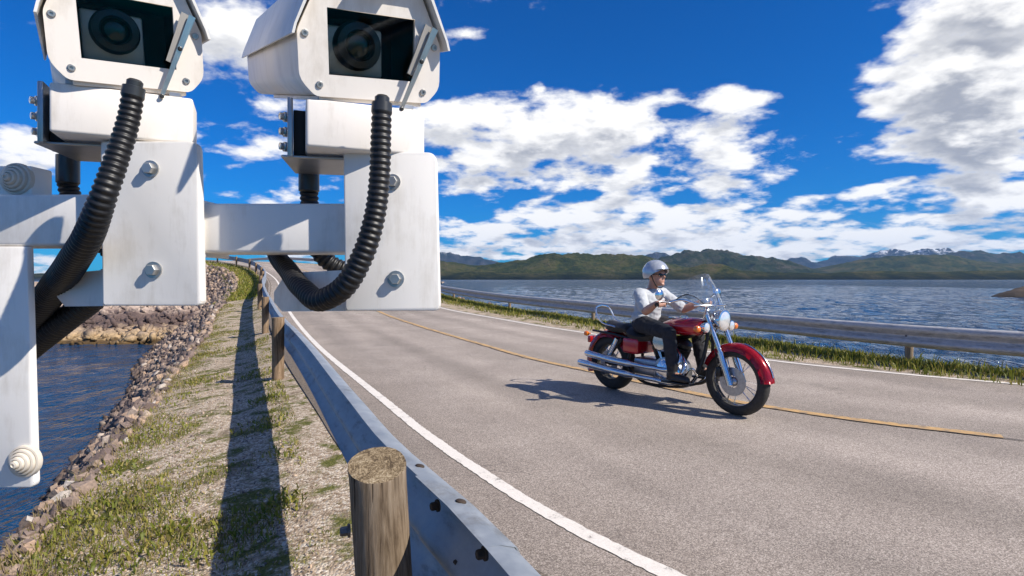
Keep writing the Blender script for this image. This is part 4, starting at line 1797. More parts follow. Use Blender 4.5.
    T = Matrix.Translation(A(nx + nw / 2, ny + nh / 2, dn)) @ Matrix.Rotation(R_(nyaw), 4, 'Z')
    hwn, hhn = nw / FPX * dn / 2 / math.cos(R_(nyaw)) * .99, nh / FPX * dn / 2
    bm = NB(); box(bm, (-hwn, 0, -hhn), (hwn, .075, hhn), .0045, 3, T); robj("tilt_head", bm, M_HOUSE)
    for sx_ in (-.72, .72):
        bm = NB(); box(bm, (sx_ * hwn - .008, .006, hhn + .0005), (sx_ * hwn + .008, .03, hhn + .008), .001, 1, T); robj("mounting_foot", bm, M_PLATE)
    # side arm with knobs
    bm = NB(); box(bm, (-hwn - .026, .045, -hhn - .008), (-hwn - .018, .12, hhn + .012), .002, 2, T); sa = robj("side_arm", bm, M_PLATE)
    bm = NB(); box(bm, (-hwn - .0175, .07, -hhn), (-hwn + .004, .11, hhn), .002, 2, T); robj("hinge_block", bm, M_CAVITY)
    for k in range(3):
        bm = NB()
        cpos = T @ Vector((-hwn - .026, .06 + .004 * k, hhn * (.55 - .62 * k)))
        lathe(bm, [(.0075, 0), (.0075, .006), (.0055, .007), (.0055, .012), (.003, .013), (0, .013)], cpos, T.to_3x3() @ Vector((-1, -.45, 0)), 10)
        robj("clamp_knob", bm, M_STEEL, sa)
    # saddle plate
    bm = NB()
    T2 = Matrix.Translation(A(nx + nw / 2, ny + nh, dn)) @ Matrix.Rotation(R_(nyaw * .6), 4, 'Z')
    box(bm, (-hwn - .042, .035, -.0085), (hwn * .3, .17, -.004), .0015, 1, T2)
    robj("saddle_plate", bm, M_PLATE)
    # hoses
    bm = NB()
    hose(bm, [(*tuple(A(px, py, y)), k) for px, py, y, k in hose_pts], .0165)
    hz = robj("cable_hose", bm, M_RUBBER, angle=60)
    bm = NB()
    p = A(*hose_pts[0][:3])
    q = A(*hose_pts[1][:3])
    dr = (q - p).normalized()
    lathe(bm, [(.0075, -.012), (.0105, -.009), (.0105, -.002), (.0145, -.001), (.0150, .012), (.013, .015)], p, dr, 16)
    robj("hose_gland", bm, M_LENSB, hz)
    bm = NB()
    hose(bm, [(*tuple(A(px, py, y)), k) for px, py, y, k in rear_pts], .0165)
    robj("cable_hose", bm, M_RUBBER, angle=60)
    bm = NB()
    p = A(*rear_pts[0][:3])
    lathe(bm, [(.018, .004), (.018, -.045), (.015, -.047)], p, (0, 0, 1), 16)
    robj("hose_sleeve", bm, M_LENSB)
    return root


speed_camera("white housed speed camera whose black hose curls down under the crossbar beside the road",
             373, 42, .84, 31, 16, -5.5, .216, .166, .68, (313, 104, 109, 47, 21),
             [(382, 104, .80, .86), (381, 135, .80, .9), (380, 170, .80, .92), (375, 215, .80, .95), (363, 255, .80, 1.0), (343, 288, .81, 1.05), (322, 300, .83, 1.05), (303, 289, .88, 1.02), (288, 270, .955, 1.0), (276, 253, 1.02, .98), (270, 235, 1.04, .95)],
             [(309, 166, 1.01, 1.0), (309, 190, 1.02, 1.0), (312, 225, 1.03, 1.0), (322, 256, 1.03, 1.0), (345, 270, 1.04, 1.0), (375, 268, 1.05, 1.0)])
speed_camera("white speed camera with thick black hoses running down behind the upright arm of the frame",
             128, 27, .85, 39, 12, -5, .199, .172, .72, (69, 90, 110, 48, 25),
             [(134, 88, .80, .86), (129, 118, .80, .9), (118, 155, .79, .95), (104, 195, .78, 1.02), (91, 230, .80, 1.18), (74, 260, .86, 1.3), (52, 291, .98, 1.45), (24, 330, 1.05, 1.5), (-14, 380, 1.08, 1.5)],
             [(68, 158, 1.01, 1.0), (68, 185, 1.02, 1.0), (86, 225, 1.02, 1.1), (118, 262, 1.03, 1.25), (100, 292, 1.03, 1.35), (68, 318, 1.04, 1.4), (28, 350, 1.08, 1.4), (-12, 385, 1.1, 1.4)])

# ------------------------------------------------------------------ the motorcycle
M_RED = simple_mat("red_metallic_paint", (.46, .006, .016), .22, .15, .12, 6, coat=1.0)
M_CHROME = simple_mat("chrome", (.70, .70, .70), .16, 1.0, .06, 30)
M_BLACKM = simple_mat("black_engine_enamel", (.018, .018, .019), .38, .2, .25, 40)
M_ALU = simple_mat("cast_aluminium", (.42, .42, .43), .36, .9, .15, 40)
M_TYRE = simple_mat("tyre_rubber", (.032, .030, .027), .8, 0, .3, 50, .3, 160)
M_SEAT = simple_mat("black_seat_leather", (.018, .016, .015), .5, 0, .3, 60, .25, 200)
M_ORANGE = simple_mat("orange_lens", (.72, .17, .015), .15, 0, .1, 40, coat=.8)
M_REDLENS = simple_mat("red_lens", (.40, .012, .010), .15, 0, .1, 40, coat=.8)
M_HEADL = simple_mat("headlight_glass", (.72, .72, .70), .08, .4, .12, 60, coat=1.0)
M_MIRROR = simple_mat("mirror_glass", (.8, .82, .84), .03, 1.0, .02, 10)


def mat_shield():
    m, nt, b = new_mat("windshield_acrylic")
    nt.t.nodes.remove(b)
    tr = nt.n("ShaderNodeBsdfTransparent", Color=(.80, .85, .88, 1))
    df = nt.n("ShaderNodeBsdfTranslucent", Color=(.75, .80, .84, 1))
    gl = nt.n("ShaderNodeBsdfGlossy", Color=(1, 1, 1, 1), Roughness=.06)
    fr = nt.n("ShaderNodeFresnel", IOR=1.5)
    haze_ = nt.sstep(nt.noise(gen(nt), 30, 4), .3, .7, .10, .2)
    m1 = nt.n("ShaderNodeMixShader", i0=haze_, i1=tr.outputs[0], i2=df.outputs[0])
    mx = nt.n("ShaderNodeMixShader", i0=fr.outputs[0], i1=m1.outputs[0], i2=gl.outputs[0])
    nt.link(mx.outputs[0], nt.t.nodes["Material Output"].inputs[0])
    return m


M_SHIELD = mat_shield()
BIKE_POS = Vector((1.60, 5.75, .002))
BIKE_ROT = math.atan2(-1.163, .86)
bike = empty("motorcycle", BIKE_POS, (0, 0, BIKE_ROT))
tag(bike, "red cruiser motorcycle with windshield and chrome exhaust pipes riding along the road", "motorcycle")
RA, FA, WR = Vector((-.76, 0, .315)), Vector((.77, 0, .315)), .315


def bpart(name, bm, mat, par=None, **kw):
    return obj(name, bm, mat, par or bike, **kw)


def wheel(name, c, minor, wide):
    w = empty(name, c)
    w.parent = bike
    bm = NB()
    prof = []
    for k in range(17):
        a = math.pi * (-.08 + 1.16 * k / 16)
        prof.append((WR - minor + math.sin(a) * minor, -math.cos(a) * minor * wide))
    prof.append((WR - minor * 1.6, prof[-1][1] * .8)); prof.append((WR - minor * 1.6, prof[0][1] * .8)); prof.append(prof[0])
    lathe(bm, prof, (0, 0, 0), (0, 1, 0), 40)
    bpart("tyre", bm, M_TYRE, w)
    bm = NB()
    r = WR - minor * 1.35
    lathe(bm, [(r, -.035), (r + .012, -.038), (r - .004, -.020), (r - .012, 0), (r - .004, .020), (r + .012, .038), (r, .035), (r - .02, 0), (r, -.035)], (0, 0, 0), (0, 1, 0), 36)
    bpart("rim", bm, M_CHROME, w)
    bm = NB()
    for k in range(22):
        a = k * 2 * math.pi / 22
        s = 1 if k % 2 else -1
        b = a + .32 * (1 if (k // 2) % 2 else -1)
        tube(bm, [(math.cos(a) * .04, .04 * s, math.sin(a) * .04), (math.cos(b) * (r - .01), .006 * s, math.sin(b) * (r - .01))], .0028, 5)
    bpart("spokes", bm, M_CHROME, w)
    bm = NB()
    lathe(bm, [(.018, -.085), (.03, -.075), (.045, -.05), (.035, -.03), (.035, .03), (.045, .05), (.03, .075), (.018, .085)], (0, 0, 0), (0, 1, 0), 20)
    bpart("hub", bm, M_ALU, w)
    bm = NB()
    lathe(bm, [(.055, -.062), (.13, -.062), (.13, -.067), (.055, -.067), (.055, -.062)], (0, 0, 0), (0, 1, 0), 30)
    bpart("brake_disc", bm, M_ALU, w)
    return w


wheel("front_wheel", FA, .058, .95)
wheel("rear_wheel", RA, .075, 1.0)


def fender(name, c, r, a0, a1, half, n=22, flare=0.0):
    bm = NB()
    rows = []
    for i in range(n + 1):
        f = i / n
        a = a0 + (a1 - a0) * f
        row = []
        for k in range(9):
            t = -1 + 2 * k / 8
            rr_ = r + .012 - .075 * abs(t) ** 2.6 + flare * max(0, f - .75) ** 1.5
            row.append(bm.verts.new((c.x + math.cos(a) * rr_, half * math.sin(t * 1.45) / math.sin(1.45), c.z + math.sin(a) * rr_)))
        rows.append(row)
    for p, q in zip(rows[:-1], rows[1:]):
        for k in range(8):
            bm.faces.new((p[k], p[k + 1], q[k + 1], q[k]))
    geo = bmesh.ops.solidify(bm, geom=list(bm.faces), thickness=.004)
    return bpart(name, bm, M_RED, angle=60)


ff = fender("front_fender", FA, WR + .022, R_(4), R_(156), .078)
bm = NB()
tube(bm, [FA + Vector((math.cos(a), 0, math.sin(a))) * (WR + .040) for a in [R_(12 + 5 * k) for k in range(14)]], .006, 8)
bpart("fender_trim", bm, M_CHROME, ff)
rf = fender("rear_fender", RA, WR + .03, R_(30), R_(205), .105, flare=.12)

# frame
bm = NB()
tube(bm, catmull([(.50, 0, .88), (.30, 0, .70), (.0, 0, .64), (-.3, 0, .60), (-.62, 0, .56)], 5), .022, 10)
for s in (-1, 1):
    tube(bm, catmull([(.50, .02 * s, .84), (.47, .07 * s, .50), (.36, .12 * s, .24), (.1, .13 * s, .18), (-.25, .13 * s, .19), (-.42, .12 * s, .30), (-.40, .1 * s, .55)], 5), .017, 8)
    tube(bm, [(-.38, .115 * s, .32), tuple(RA + Vector((0, .115 * s, 0)))], .02, 8)
    tube(bm, [(-.50, .135 * s, .60), tuple(RA + Vector((.02, .135 * s, .02)))], .018, 8)
    tube(bm, [(-.35, .12 * s, .60), (-.62, .13 * s, .64), (-.95, .13 * s, .66)], .013, 8)
bpart("frame", bm, M_BLACKM)
# fork
for s in (-1, 1):
    bm = NB()
    tube(bm, [tuple(FA + Vector((0, .105 * s, -.03))), tuple(FA + Vector((-.10, .105 * s, .26)))], .031, 12)
    tube(bm, [tuple(FA + Vector((-.095, .105 * s, .25))), (.50, .105 * s, .98)], .022, 12)
    bpart("front_fork", bm, M_CHROME)
bm = NB()
box(bm, (.49, -.14, .80), (.57, .14, .83), .008, 2)
box(bm, (.46, -.14, .93), (.54, .14, .955), .008, 2)
bpart("fork_yoke", bm, M_CHROME)
# headlight and side lamps
bm = NB()
lathe(bm, [(.0, -.10), (.055, -.085), (.085, -.04), (.095, .01), (.098, .03), (.09, .034)], (.62, 0, .86), (1, 0, -.02), 26)
hl = bpart("headlight", bm, M_CHROME)
bm = NB()
lathe(bm, [(.09, .030), (.07, .042), (.035, .05), (0, .052)], (.62, 0, .86), (1, 0, -.02), 26)
bpart("headlight_lens", bm, M_HEADL, hl)
for s in (-1, 1):
    bm = NB()
    lathe(bm, [(0, -.05), (.035, -.035), (.047, 0), (.048, .018), (.042, .02)], (.58, .20 * s, .80), (1, 0, 0), 18)
    tube(bm, [(.56, .10 * s, .82), (.56, .2 * s, .80)], .010, 8)
    sp = bpart("auxiliary_lamp", bm, M_CHROME)
    bm = NB()
    lathe(bm, [(.043, .019), (.03, .028), (0, .031)], (.58, .20 * s, .80), (1, 0, 0), 18)
    bpart("lamp_lens", bm, M_HEADL, sp)
    bm = NB()
    lathe(bm, [(0, -.032), (.022, -.025), (.032, 0), (.030, .02), (.02, .03), (0, .034)], (.56, .30 * s, .79), (1, 0, 0), 16)
    tube(bm, [(.56, .24 * s, .80), (.56, .29 * s, .79)], .007, 8)
    bpart("indicator", bm, M_ORANGE)
    bm = NB()
    lathe(bm, [(0, -.03), (.022, -.022), (.03, 0), (.026, .022), (0, .03)], (-1.02, .16 * s, .62), (-1, 0, 0), 14)
    tube(bm, [(-1.0, .12 * s, .62), (-1.0, .16 * s, .62)], .007, 6)
    bpart("indicator", bm, M_ORANGE)
bm = NB()
box(bm, (-1.125, -.05, .50), (-1.075, .05, .58), .012, 2)
bpart("tail_light", bm, M_REDLENS)
# tank
bm = NB()
n = 16
rows = []
for i in range(n + 1):
    f = i / n
    x = .44 - .58 * f
    wdt = .145 * (math.sin(math.pi * min(1, (f * .93 + .07)) ** .8) ** .62) + .01
    top = .90 - .09 * f - .035 * (2 * f - 1) ** 2
    bot = .70 - .02 * f
    row = []
    for k in range(14):
        a = 2 * math.pi * k / 14
        cy, cz = math.cos(a), math.sin(a)
        row.append(bm.verts.new((x, wdt * (abs(cy) ** .8) * (1 if cy > 0 else -1), (top + bot) / 2 + (top - bot) / 2 * (abs(cz) ** .85) * (1 if cz > 0 else -1) * (.35 + .65 * min(1, wdt / .12)))))
    rows.append(row)
for p, q in zip(rows[:-1], rows[1:]):
    for k in range(14):
        bm.faces.new((p[k], p[(k + 1) % 14], q[(k + 1) % 14], q[k]))
bm.faces.new(rows[0]); bm.faces.new(rows[-1][::-1])
tk = bpart("fuel_tank", bm, M_RED, angle=60)
bm = NB()
lathe(bm, [(.04, -.012), (.04, .006), (.03, .012), (0, .013)], (.20, 0, .872), (0, 0, 1), 18)
box(bm, (.03, -.035, .845), (.16, .035, .868), .01, 2)
bpart("tank_console", bm, M_CHROME, tk)
# seats


def cushion(name, x0, x1, z0, z1, w0, w1, dip):
    bm = NB()
    rows = []
    for i in range(11):
        f = i / 10
        x = x0 + (x1 - x0) * f
        w = (w0 + (w1 - w0) * f) * (1 - .45 * abs(2 * f - 1) ** 6)
        h = (z0 + (z1 - z0) * f) - dip * math.sin(math.pi * f)
        row = []
        for k in range(11):
            t = -1 + 2 * k / 10
            row.append(bm.verts.new((x, w * t, h - .05 * abs(t) ** 3 - (.05 if i in (0, 10) else 0))))
        row += [bm.verts.new((x, w * .85, h - .10)), bm.verts.new((x, -w * .85, h - .10))]
        rows.append(row)
    m = 13
    for p, q in zip(rows[:-1], rows[1:]):
        for k in range(m):
            bm.faces.new((p[k], p[(k + 1) % m], q[(k + 1) % m], q[k]))
    bm.faces.new(rows[0]); bm.faces.new(rows[-1][::-1])
    return bpart(name, bm, M_SEAT, angle=60)


cushion("rider_seat", -.08, -.48, .73, .75, .12, .17, .05)
cushion("pillion_seat", -.47, -.82, .77, .79, .14, .11, .02)
# engine: two finned cylinders in a V, crankcase, covers
bm = NB()
lathe(bm, [(.10, -.13), (.15, -.12), (.165, -.06), (.165, .06), (.15, .12), (.10, .13)], (.06, 0, .31), (0, 1, 0), 24)
box(bm, (-.36, -.12, .24), (-.02, .12, .42), .03, 3)
bpart("crankcase", bm, M_ALU)
for ang in (27, -27):
    d = Vector((math.sin(R_(ang)), 0, math.cos(R_(ang))))
    bm = NB()
    prof = [(.05, .10)]
    for k in range(9):
        h = .15 + k * .017
        prof += [(.062, h), (.098, h + .003), (.098, h + .008), (.062, h + .011)]
    prof += [(.088, .315), (.09, .35), (.06, .372), (0, .374)]
    lathe(bm, prof, (.04, 0, .31), d, 20)
    bpart("cylinder", bm, M_BLACKM)
bm = NB()
lathe(bm, [(.0, .035), (.08, .03), (.10, .01), (.10, -.02)], (.05, -.17, .62), (0, -1, 0), 24)
bpart("air_filter", bm, M_CHROME)
bm = NB()
lathe(bm, [(.0, .03), (.10, .025), (.135, .0), (.14, -.03)], (.08, -.135, .31), (0, -1, 0), 28)
bpart("side_cover", bm, M_CHROME)
bm = NB()
box(bm, (-.50, -.145, .45), (-.28, .145, .62), .03, 3)
bpart("side_panel", bm, M_RED)
# exhausts on the right hand side
for (dz, x0, r) in ((0.0, .22, .040), (.115, .16, .038)):
    bm = NB()
    tube(bm, catmull([(x0, -.08, .50 + dz * .6), (x0 + .10, -.16, .40 + dz * .4), (x0 + .06, -.19, .27 + dz), (-.05, -.195, .235 + dz), (-.30, -.20, .24 + dz)], 6), .024, 12)
    ps = [(-.30, -.20, .24 + dz), (-.36, -.20, .242 + dz), (-.60, -.205, .255 + dz), (-1.06 + dz, -.21, .285 + dz), (-1.09 + dz, -.21, .287 + dz)]
    tube(bm, ps, [.025, r, r, r * 1.02, r * .85], 16)
    bpart("exhaust_pipe", bm, M_CHROME)
# footboards and levers
for s in (-1, 1):
    bm = NB()
    box(bm, (.14, .17 * s if s > 0 else -.29, .243), (.46, .29 if s > 0 else -.17, .262), .006, 2)
    bpart("footboard", bm, M_BLACKM)
for s in (-1, 1):
    bm = NB()
    tube(bm, [(.28, .12 * s, .21), (.28, .2 * s, .236)], .012, 8)
    tube(bm, catmull([(.40, .13 * s, .26), (.46, .16 * s, .33), (.44, .20 * s, .40), (.36, .2 * s, .33), (.34, .15 * s, .25)], 5), .012, 8)
    bpart("engine_guard", bm, M_CHROME)
# handlebar
bm = NB()
pts = [(.20, -.43, 1.0), (.23, -.33, 1.015), (.34, -.24, 1.05), (.46, -.11, 1.0), (.48, 0, .98), (.46, .11, 1.0), (.34, .24, 1.05), (.23, .33, 1.015), (.20, .43, 1.0)]
tube(bm, catmull(pts, 6), .0125, 10)
hb = bpart("handlebar", bm, M_CHROME)
for s in (-1, 1):
    bm = NB()
    tube(bm, [(.195, .435 * s, .999), (.231, .325 * s, 1.014)], .0175, 12)
    bpart("grip", bm, M_TYRE, hb)
    bm = NB()
    tube(bm, catmull([(.25, .30 * s, 1.02), (.26, .36 * s, 1.06), (.27, .44 * s, 1.09)], 5), .006, 8)
    mir = bpart("mirror", bm, M_CHROME)
    bm = NB()
    lathe(bm, [(0, .022), (.035, .018), (.052, .004), (.052, -.002)], (.27, .47 * s, 1.10), (1, .15 * s, 0), 20)
    bpart("mirror_shell", bm, M_CHROME, mir)
    bm = NB()
    lathe(bm, [(.049, -.0025), (0, -.0035)], (.27, .47 * s, 1.10), (1, .15 * s, 0), 20)
    bpart("mirror_glass", bm, M_MIRROR, mir)
# windshield
bm = NB()
rows = []
for j in range(11):
    f = j / 10
    z = .93 + .37 * f
    w = .245 - .02 * f - .09 * max(0, f - .6) ** 2 / .16 * .6
    row = []
    for k in range(13):
        t = -1 + 2 * k / 12
        row.append(bm.verts.new((.60 - .155 * f - .085 * t * t, w * t, z - .05 * t * t * f)))
    rows.append(row)
for p, q in zip(rows[:-1], rows[1:]):
    for k in range(12):
        bm.faces.new((p[k], p[k + 1], q[k + 1], q[k]))
bmesh.ops.solidify(bm, geom=list(bm.faces), thickness=.004)
ws_ = bpart("windshield", bm, M_SHIELD, angle=60)
bm = NB()
tube(bm, [(.606 - .03 - .085 * (t * t), .25 * t, 1.00) for t in [-1 + k / 6 for k in range(13)]], .007, 6)
for s in (-1, 1):
    tube(bm, [(.50, .12 * s, .86), (.56, .15 * s, 1.0)], .006, 6)
bpart("windshield_bracket", bm, M_CHROME, ws_)
# front number-free plate bracket is left out; rear rack
bm = NB()
for s in (-1, 1):
    tube(bm, catmull([(-.60, .13 * s, .72), (-.84, .13 * s, .78), (-.93, .10 * s, .92), (-.94, 0, .945)], 5), .009, 8)
bpart("backrest_rail", bm, M_CHROME)

# ------------------------------------------------------------------ the rider
def fused(name, caps, balls, voxel, mat, parent, smooth=3, folds=0.0):
    """Tapered limbs and masses fused into one continuous surface."""
    bm = NB()
    for p0, p1, r0, r1 in caps:
        p0, p1 = Vector(p0), Vector(p1)
        n = max(2, int((p1 - p0).length / .02))
        for i in range(n + 1):
            f = i / n
            r = r0 + (r1 - r0) * f
            bmesh.ops.create_icosphere(bm, subdivisions=2, radius=r, matrix=Matrix.Translation(p0.lerp(p1, f)))
    for c, sc, rot in balls:
        M = Matrix.Translation(c) @ Euler([R_(a) for a in rot]).to_matrix().to_4x4() @ Matrix.Diagonal((*sc, 1))
        bmesh.ops.create_icosphere(bm, subdivisions=3, radius=1, matrix=M)
    me = bpy.data.meshes.new(name)
    bm.to_mesh(me)
    bm.free()
    tmp = bpy.data.objects.new("shape", me)
    COL.objects.link(tmp)
    md = tmp.modifiers.new("r", 'REMESH')
    md.mode = 'VOXEL'
    md.voxel_size = voxel
    ms = tmp.modifiers.new("s", 'SMOOTH')
    ms.iterations = smooth
    ms.factor = .5
    dg = bpy.context.evaluated_depsgraph_get()
    out = bpy.data.meshes.new_from_object(tmp.evaluated_get(dg))
    bpy.data.objects.remove(tmp)
    bpy.data.meshes.remove(me)
    out.name = name
    if folds:
        for v in out.vertices:
            q = v.co
            w = mnoise.noise(Vector((q.x * 9, q.y * 9, q.z * 24 + 6 * q.x))) + .6 * mnoise.noise(q * 38)
            v.co = q + v.normal * (w * folds)
    for p in out.polygons:
        p.use_smooth = True
    return mesh_obj(name, out, mat, parent)


def mat_skin():
    m, nt, b = new_mat("skin")
    v = gen(nt)
    n1 = nt.noise(v, 14, 5, .6)
    nt.link(nt.ramp(n1, [(.3, (.40, .20, .135)), (.7, (.56, .31, .22))]), b.inputs["Base Color"])
    b.inputs["Roughness"].default_value = .5
    b.inputs["Subsurface Weight"].default_value = .08
    b.inputs["Subsurface Radius"].default_value = (.01, .004, .002)
    return m


M_SKIN = mat_skin()
M_SHIRT = simple_mat("pale_grey_shirt_cloth", (.44, .46, .48), .85, 0, .12, 14, .5, 45)
M_JEANS = simple_mat("black_trouser_cloth", (.018, .018, .022), .85, 0, .35, 18, .5, 50)
M_BOOT = simple_mat("black_boot_leather", (.016, .014, .013), .45, 0, .3, 30)
M_HELMET = simple_mat("silver_helmet", (.46, .48, .51), .22, .35, .08, 12, coat=.8)
M_DARKGLASS = simple_mat("sunglass_lens", (.008, .008, .010), .08, 0, .2, 30)
M_VEST = simple_mat("dark_leather_vest", (.030, .026, .026), .5, 0, .3, 25, .4, 60)

caps, balls = [], []
pel, chest, neck_, head = Vector((-.28, 0, .785)), Vector((-.24, 0, 1.0)), Vector((-.20, 0, 1.135)), Vector((-.145, 0, 1.283))
caps += [(pel, chest, .125, .13), (chest, neck_, .12, .055), (neck_, head + Vector((-.02, 0, -.03)), .052, .055)]
balls += [(chest + Vector((.01, 0, .02)), (.105, .165, .13), (0, 8, 0)), (pel, (.12, .165, .11), (0, 0, 0))]
# head: skull, jaw, nose, brow, lips, ears
balls += [(head + Vector((-.005, 0, .02)), (.095, .075, .10), (0, 0, 0)), (head + Vector((.035, 0, -.05)), (.055, .055, .06), (0, 0, 0)),
          (head + Vector((.078, 0, -.09)), (.018, .024, .016), (0, 0, 0)),
          (head + Vector((.095, 0, -.015)), (.020, .012, .020), (0, 25, 0)), (head + Vector((.080, 0, .028)), (.014, .045, .012), (0, 0, 0)),
          (head + Vector((.083, 0, -.055)), (.009, .022, .006), (0, 0, 0)), (head + Vector((.081, 0, -.066)), (.009, .018, .006), (0, 0, 0))]
for s in (-1, 1):
    sh, elb, wri = Vector((-.21, .185 * s, 1.09)), Vector((-.03, .305 * s, .925)), Vector((.155, .372 * s, 1.012))
    caps += [(neck_ + Vector((-.005, 0, -.03)), sh, .05, .058), (sh, elb, .054, .042), (elb, elb.lerp(wri, .35), .043, .043), (elb.lerp(wri, .35), wri, .043, .027)]
    hip, knee, ank, toe = Vector((-.24, .10 * s, .775)), Vector((.19, .225 * s, .72)), Vector((.24, .235 * s, .325)), Vector((.40, .245 * s, .29))
    caps += [(hip, knee, .088, .058), (knee, knee.lerp(ank, .3), .057, .058), (knee.lerp(ank, .3), ank, .058, .038), (ank, toe, .04, .032)]
    balls += [(head + Vector((-.01, .078 * s, -.01)), (.018, .009, .028), (0, 0, 0))]
    # hand: palm on the grip, four fingers round it, thumb underneath
    g0, g1 = Vector((.199, .425 * s, 1.0)), Vector((.226, .342 * s, 1.012))
    balls += [((wri + g0.lerp(g1, .5)) / 2 + Vector((.01, 0, .016)), (.042, .036, .018), (0, -5, 18 * s))]
    for k in range(4):
        c = g0.lerp(g1, (k + .35) / 3.9)
        rr_ = .027
        ln = (200, 215, 220, 205)[3 - k]
        prev = None
        for q in range(8):
            a = R_(150 - ln * q / 7)
            p = c + Vector((math.cos(a) * rr_, 0, math.sin(a) * rr_))
            if prev:
                caps.append((prev, p, .0098 - .0003 * q, .0095 - .0003 * q))
            prev = p
    c = g1 + Vector((0, -.012 * s, 0))
    caps += [(c + Vector((-.045, .008 * s, .005)), c + Vector((-.02, 0, -.022)), .012, .011), (c + Vector((-.02, 0, -.022)), c + Vector((.012, .006 * s, -.027)), .011, .009)]
person = fused("person", caps, balls, .0065, M_SKIN, None, 4)
person.location = BIKE_POS
person.rotation_euler = (0, 0, BIKE_ROT)
tag(person, "rider in pale shirt, dark trousers and silver helmet sitting on the red motorcycle", "person")
# shirt with rolled sleeves
sc_, sb_ = [(pel + Vector((0, 0, .06)), chest, .142, .146), (chest, neck_ + Vector((0, 0, -.035)), .135, .075)], [(chest + Vector((.01, 0, .01)), (.125, .185, .14), (0, 8, 0)), (pel + Vector((.0, 0, .06)), (.14, .18, .085), (0, 0, 0))]
for s in (-1, 1):
    sh, elb = Vector((-.21, .185 * s, 1.09)), Vector((-.03, .305 * s, .925))
    sc_ += [(neck_ + Vector((-.005, 0, -.045)), sh, .06, .07), (sh, sh.lerp(elb, .82), .068, .060)]
    sb_ += [(sh.lerp(elb, .82), (.058, .062, .03), (0, 45, 0))]
fused("shirt", sc_, sb_, .008, M_SHIRT, person, 3, .0085)
tc_, tb_ = [], [(pel + Vector((0, 0, -.02)), (.138, .178, .105), (0, 0, 0))]
for s in (-1, 1):
    bc_, bb_ = [], []
    hip, knee, ank, toe = Vector((-.24, .10 * s, .775)), Vector((.19, .225 * s, .72)), Vector((.24, .235 * s, .325)), Vector((.40, .245 * s, .29))
    tc_ += [(hip, knee, .102, .072), (knee, knee.lerp(ank, .3), .071, .070), (knee.lerp(ank, .3), ank + Vector((0, 0, .05)), .070, .056)]
    bc_ += [(ank + Vector((0, 0, .10)), ank, .053, .050), (ank + Vector((-.02, 0, -.01)), toe, .046, .040)]
    bb_ += [(ank + Vector((.06, .004 * s, -.045)), (.15, .047, .016), (0, 0, 3 * s))]
    fused("boot", bc_, bb_, .007, M_BOOT, person, 2)
fused("trousers", tc_, tb_, .009, M_JEANS, person, 3, .008)
# helmet
bm = NB()
rows = []
hc = head + Vector((-.012, 0, .03))
for j in range(13):
    ph = R_(90 - j * 9.6)
    row = []
    for k in range(28):
        a = 2 * math.pi * k / 28
        drop = max(0.0, math.cos(a)) ** .7            # cut away in front of the face
        p2 = max(ph, R_(-26) + drop * R_(40))
        row.append(bm.verts.new(hc + Vector((math.cos(p2) * math.cos(a) * .132, math.cos(p2) * math.sin(a) * .113, math.sin(p2) * .125))))
    rows.append(row)
for p, q in zip(rows[:-1], rows[1:]):
    for k in range(28):
        try:
            bm.faces.new((p[k], p[(k + 1) % 28], q[(k + 1) % 28], q[k]))
        except ValueError:
            pass
bmesh.ops.remove_doubles(bm, verts=bm.verts, dist=.0005)
bmesh.ops.solidify(bm, geom=list(bm.faces), thickness=.012)
hm = fused_h = obj("helmet", bm, M_HELMET, person, angle=60)
bm = NB()
rows = []
for j in range(4):
    f = j / 3
    rows.append([bm.verts.new(hc + Vector((.122 * math.cos(a) + .06 * f * math.cos(a), .110 * math.sin(a), .036 + .006 * math.cos(a) - .012 * f))) for a in [R_(-62 + 124 * k / 12) for k in range(13)]])
for p, q in zip(rows[:-1], rows[1:]):
    for k in range(12):
        bm.faces.new((p[k], p[k + 1], q[k + 1], q[k]))
bmesh.ops.solidify(bm, geom=list(bm.faces), thickness=.004)
obj("visor_peak", bm, M_BLACKM, hm, angle=60)
bm = NB()
for s in (-1, 1):
    vs = bmesh.ops.create_icosphere(bm, subdivisions=2, radius=1, matrix=Matrix.Translation(head + Vector((.082, .032 * s, .008))) @ Euler((0, 0, R_(16 * s))).to_matrix().to_4x4() @ Matrix.Diagonal((.007, .029, .019, 1)))
    tube(bm, [head + Vector((.078, .056 * s, .013)), head + Vector((-.005, .086 * s, .010))], .003, 6)
tube(bm, [head + Vector((.089, -.01, .012)), head + Vector((.089, .01, .012))], .003, 6)
obj("sunglasses", bm, M_DARKGLASS, person)

bm = NB()
tube(bm, catmull([hc + Vector((.03, .108, -.02)), head + Vector((.03, .082, -.06)), head + Vector((.045, .04, -.118)), head + Vector((.05, 0, -.128)), head + Vector((.045, -.04, -.118)), head + Vector((.03, -.082, -.06)), hc + Vector((.03, -.108, -.02))], 5), .006, 6)
obj("chin_strap", bm, M_BOOT, hm)
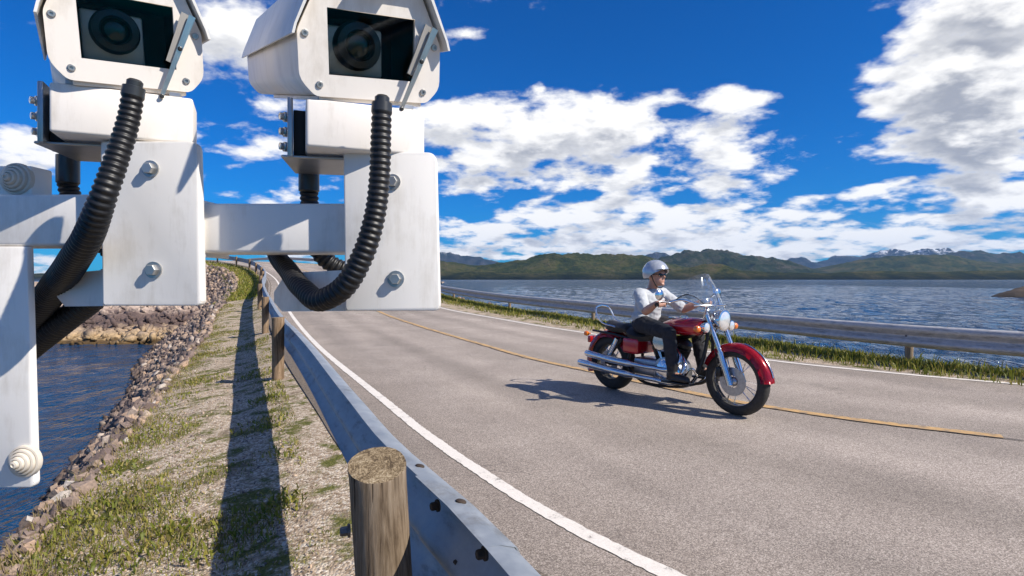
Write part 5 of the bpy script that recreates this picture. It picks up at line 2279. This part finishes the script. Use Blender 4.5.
# more of the motorcycle: cables, pushrods, calliper, clock
for s in (-1, 1):
    bm = NB()
    tube(bm, catmull([(.25, .30 * s, 1.01), (.40, .22 * s, 1.10), (.52, .10 * s, .98), (.50, .09 * s, .76), (.36, .07 * s, .62)], 6), .0055, 6)
    bpart("control_cable", bm, M_TYRE)
    bm = NB()
    tube(bm, [(.262, .30 * s, 1.018), (.24, .40 * s, 1.035), (.235, .43 * s, 1.03)], .006, 6)
    bpart("hand_lever", bm, M_CHROME, hb)
for k, ang in enumerate((27, 20, -27, -20)):
    d = Vector((math.sin(R_(ang)), 0, math.cos(R_(ang))))
    bm = NB()
    q = Vector((.05, -.115, .36))
    tube(bm, [q + d * .03, q + d * .27], .0085, 8)
    bpart("pushrod_tube", bm, M_CHROME)
bm = NB()
box(bm, tuple(FA + Vector((-.155, -.10, .03))), tuple(FA + Vector((-.10, -.05, .12))), .010, 2)
tube(bm, catmull([FA + Vector((-.13, -.09, .12)), FA + Vector((-.16, -.12, .3)), Vector((.50, -.12, .78))], 6), .005, 6)
bpart("brake_calliper", bm, M_BLACKM)
bm = NB()
lathe(bm, [(.045, -.03), (.055, 0), (.052, .012), (.046, .012), (.046, .008), (0, .008)], (.43, 0, 1.03), (-.6, 0, .8), 22)
bpart("speedometer", bm, M_CHROME)
bm = NB()
box(bm, (-.20, -.125, .66), (-.06, -.085, .70), .01, 2)
box(bm, (-.20, .085, .42), (.02, .15, .60), .02, 2)
bpart("battery_box", bm, M_BLACKM)
bm = NB()
for s in (-1, 1):
    tube(bm, [tuple(RA + Vector((.05, .15 * s, .02))), (-.56, .15 * s, .60)], .024, 10)
    for k in range(7):
        f = .25 + k * .08
        c0 = Vector(RA + Vector((.05, .15 * s, .02))).lerp(Vector((-.56, .15 * s, .60)), f)
        lathe(bm, [(.024, -.004), (.034, -.002), (.034, .002), (.024, .004)], c0, Vector((-.56, .15 * s, .60)) - Vector(RA + Vector((.05, .15 * s, .02))), 12)
tag(bpart("shock_absorber", bm, M_CHROME), kind=None)

# ------------------------------------------------------------------ the air
def mat_haze():
    m = bpy.data.materials.new("haze_air")
    m.use_nodes = True
    nt = NT(m.node_tree)
    nt.t.nodes.remove(nt.t.nodes["Principled BSDF"])
    pv = nt.n("ShaderNodeVolumePrincipled", Color=(.28, .56, 1.0, 1), Density=HAZE, Anisotropy=.1)
    nt.link(pv.outputs[0], nt.t.nodes["Material Output"].inputs["Volume"])
    return m


HAZE = .000030
bm = NB()
box(bm, (-11000, -120, -8), (11000, 13500, 900))
hz = obj("haze", bm, mat_haze(), smooth=False)
tag(hz, kind="stuff")
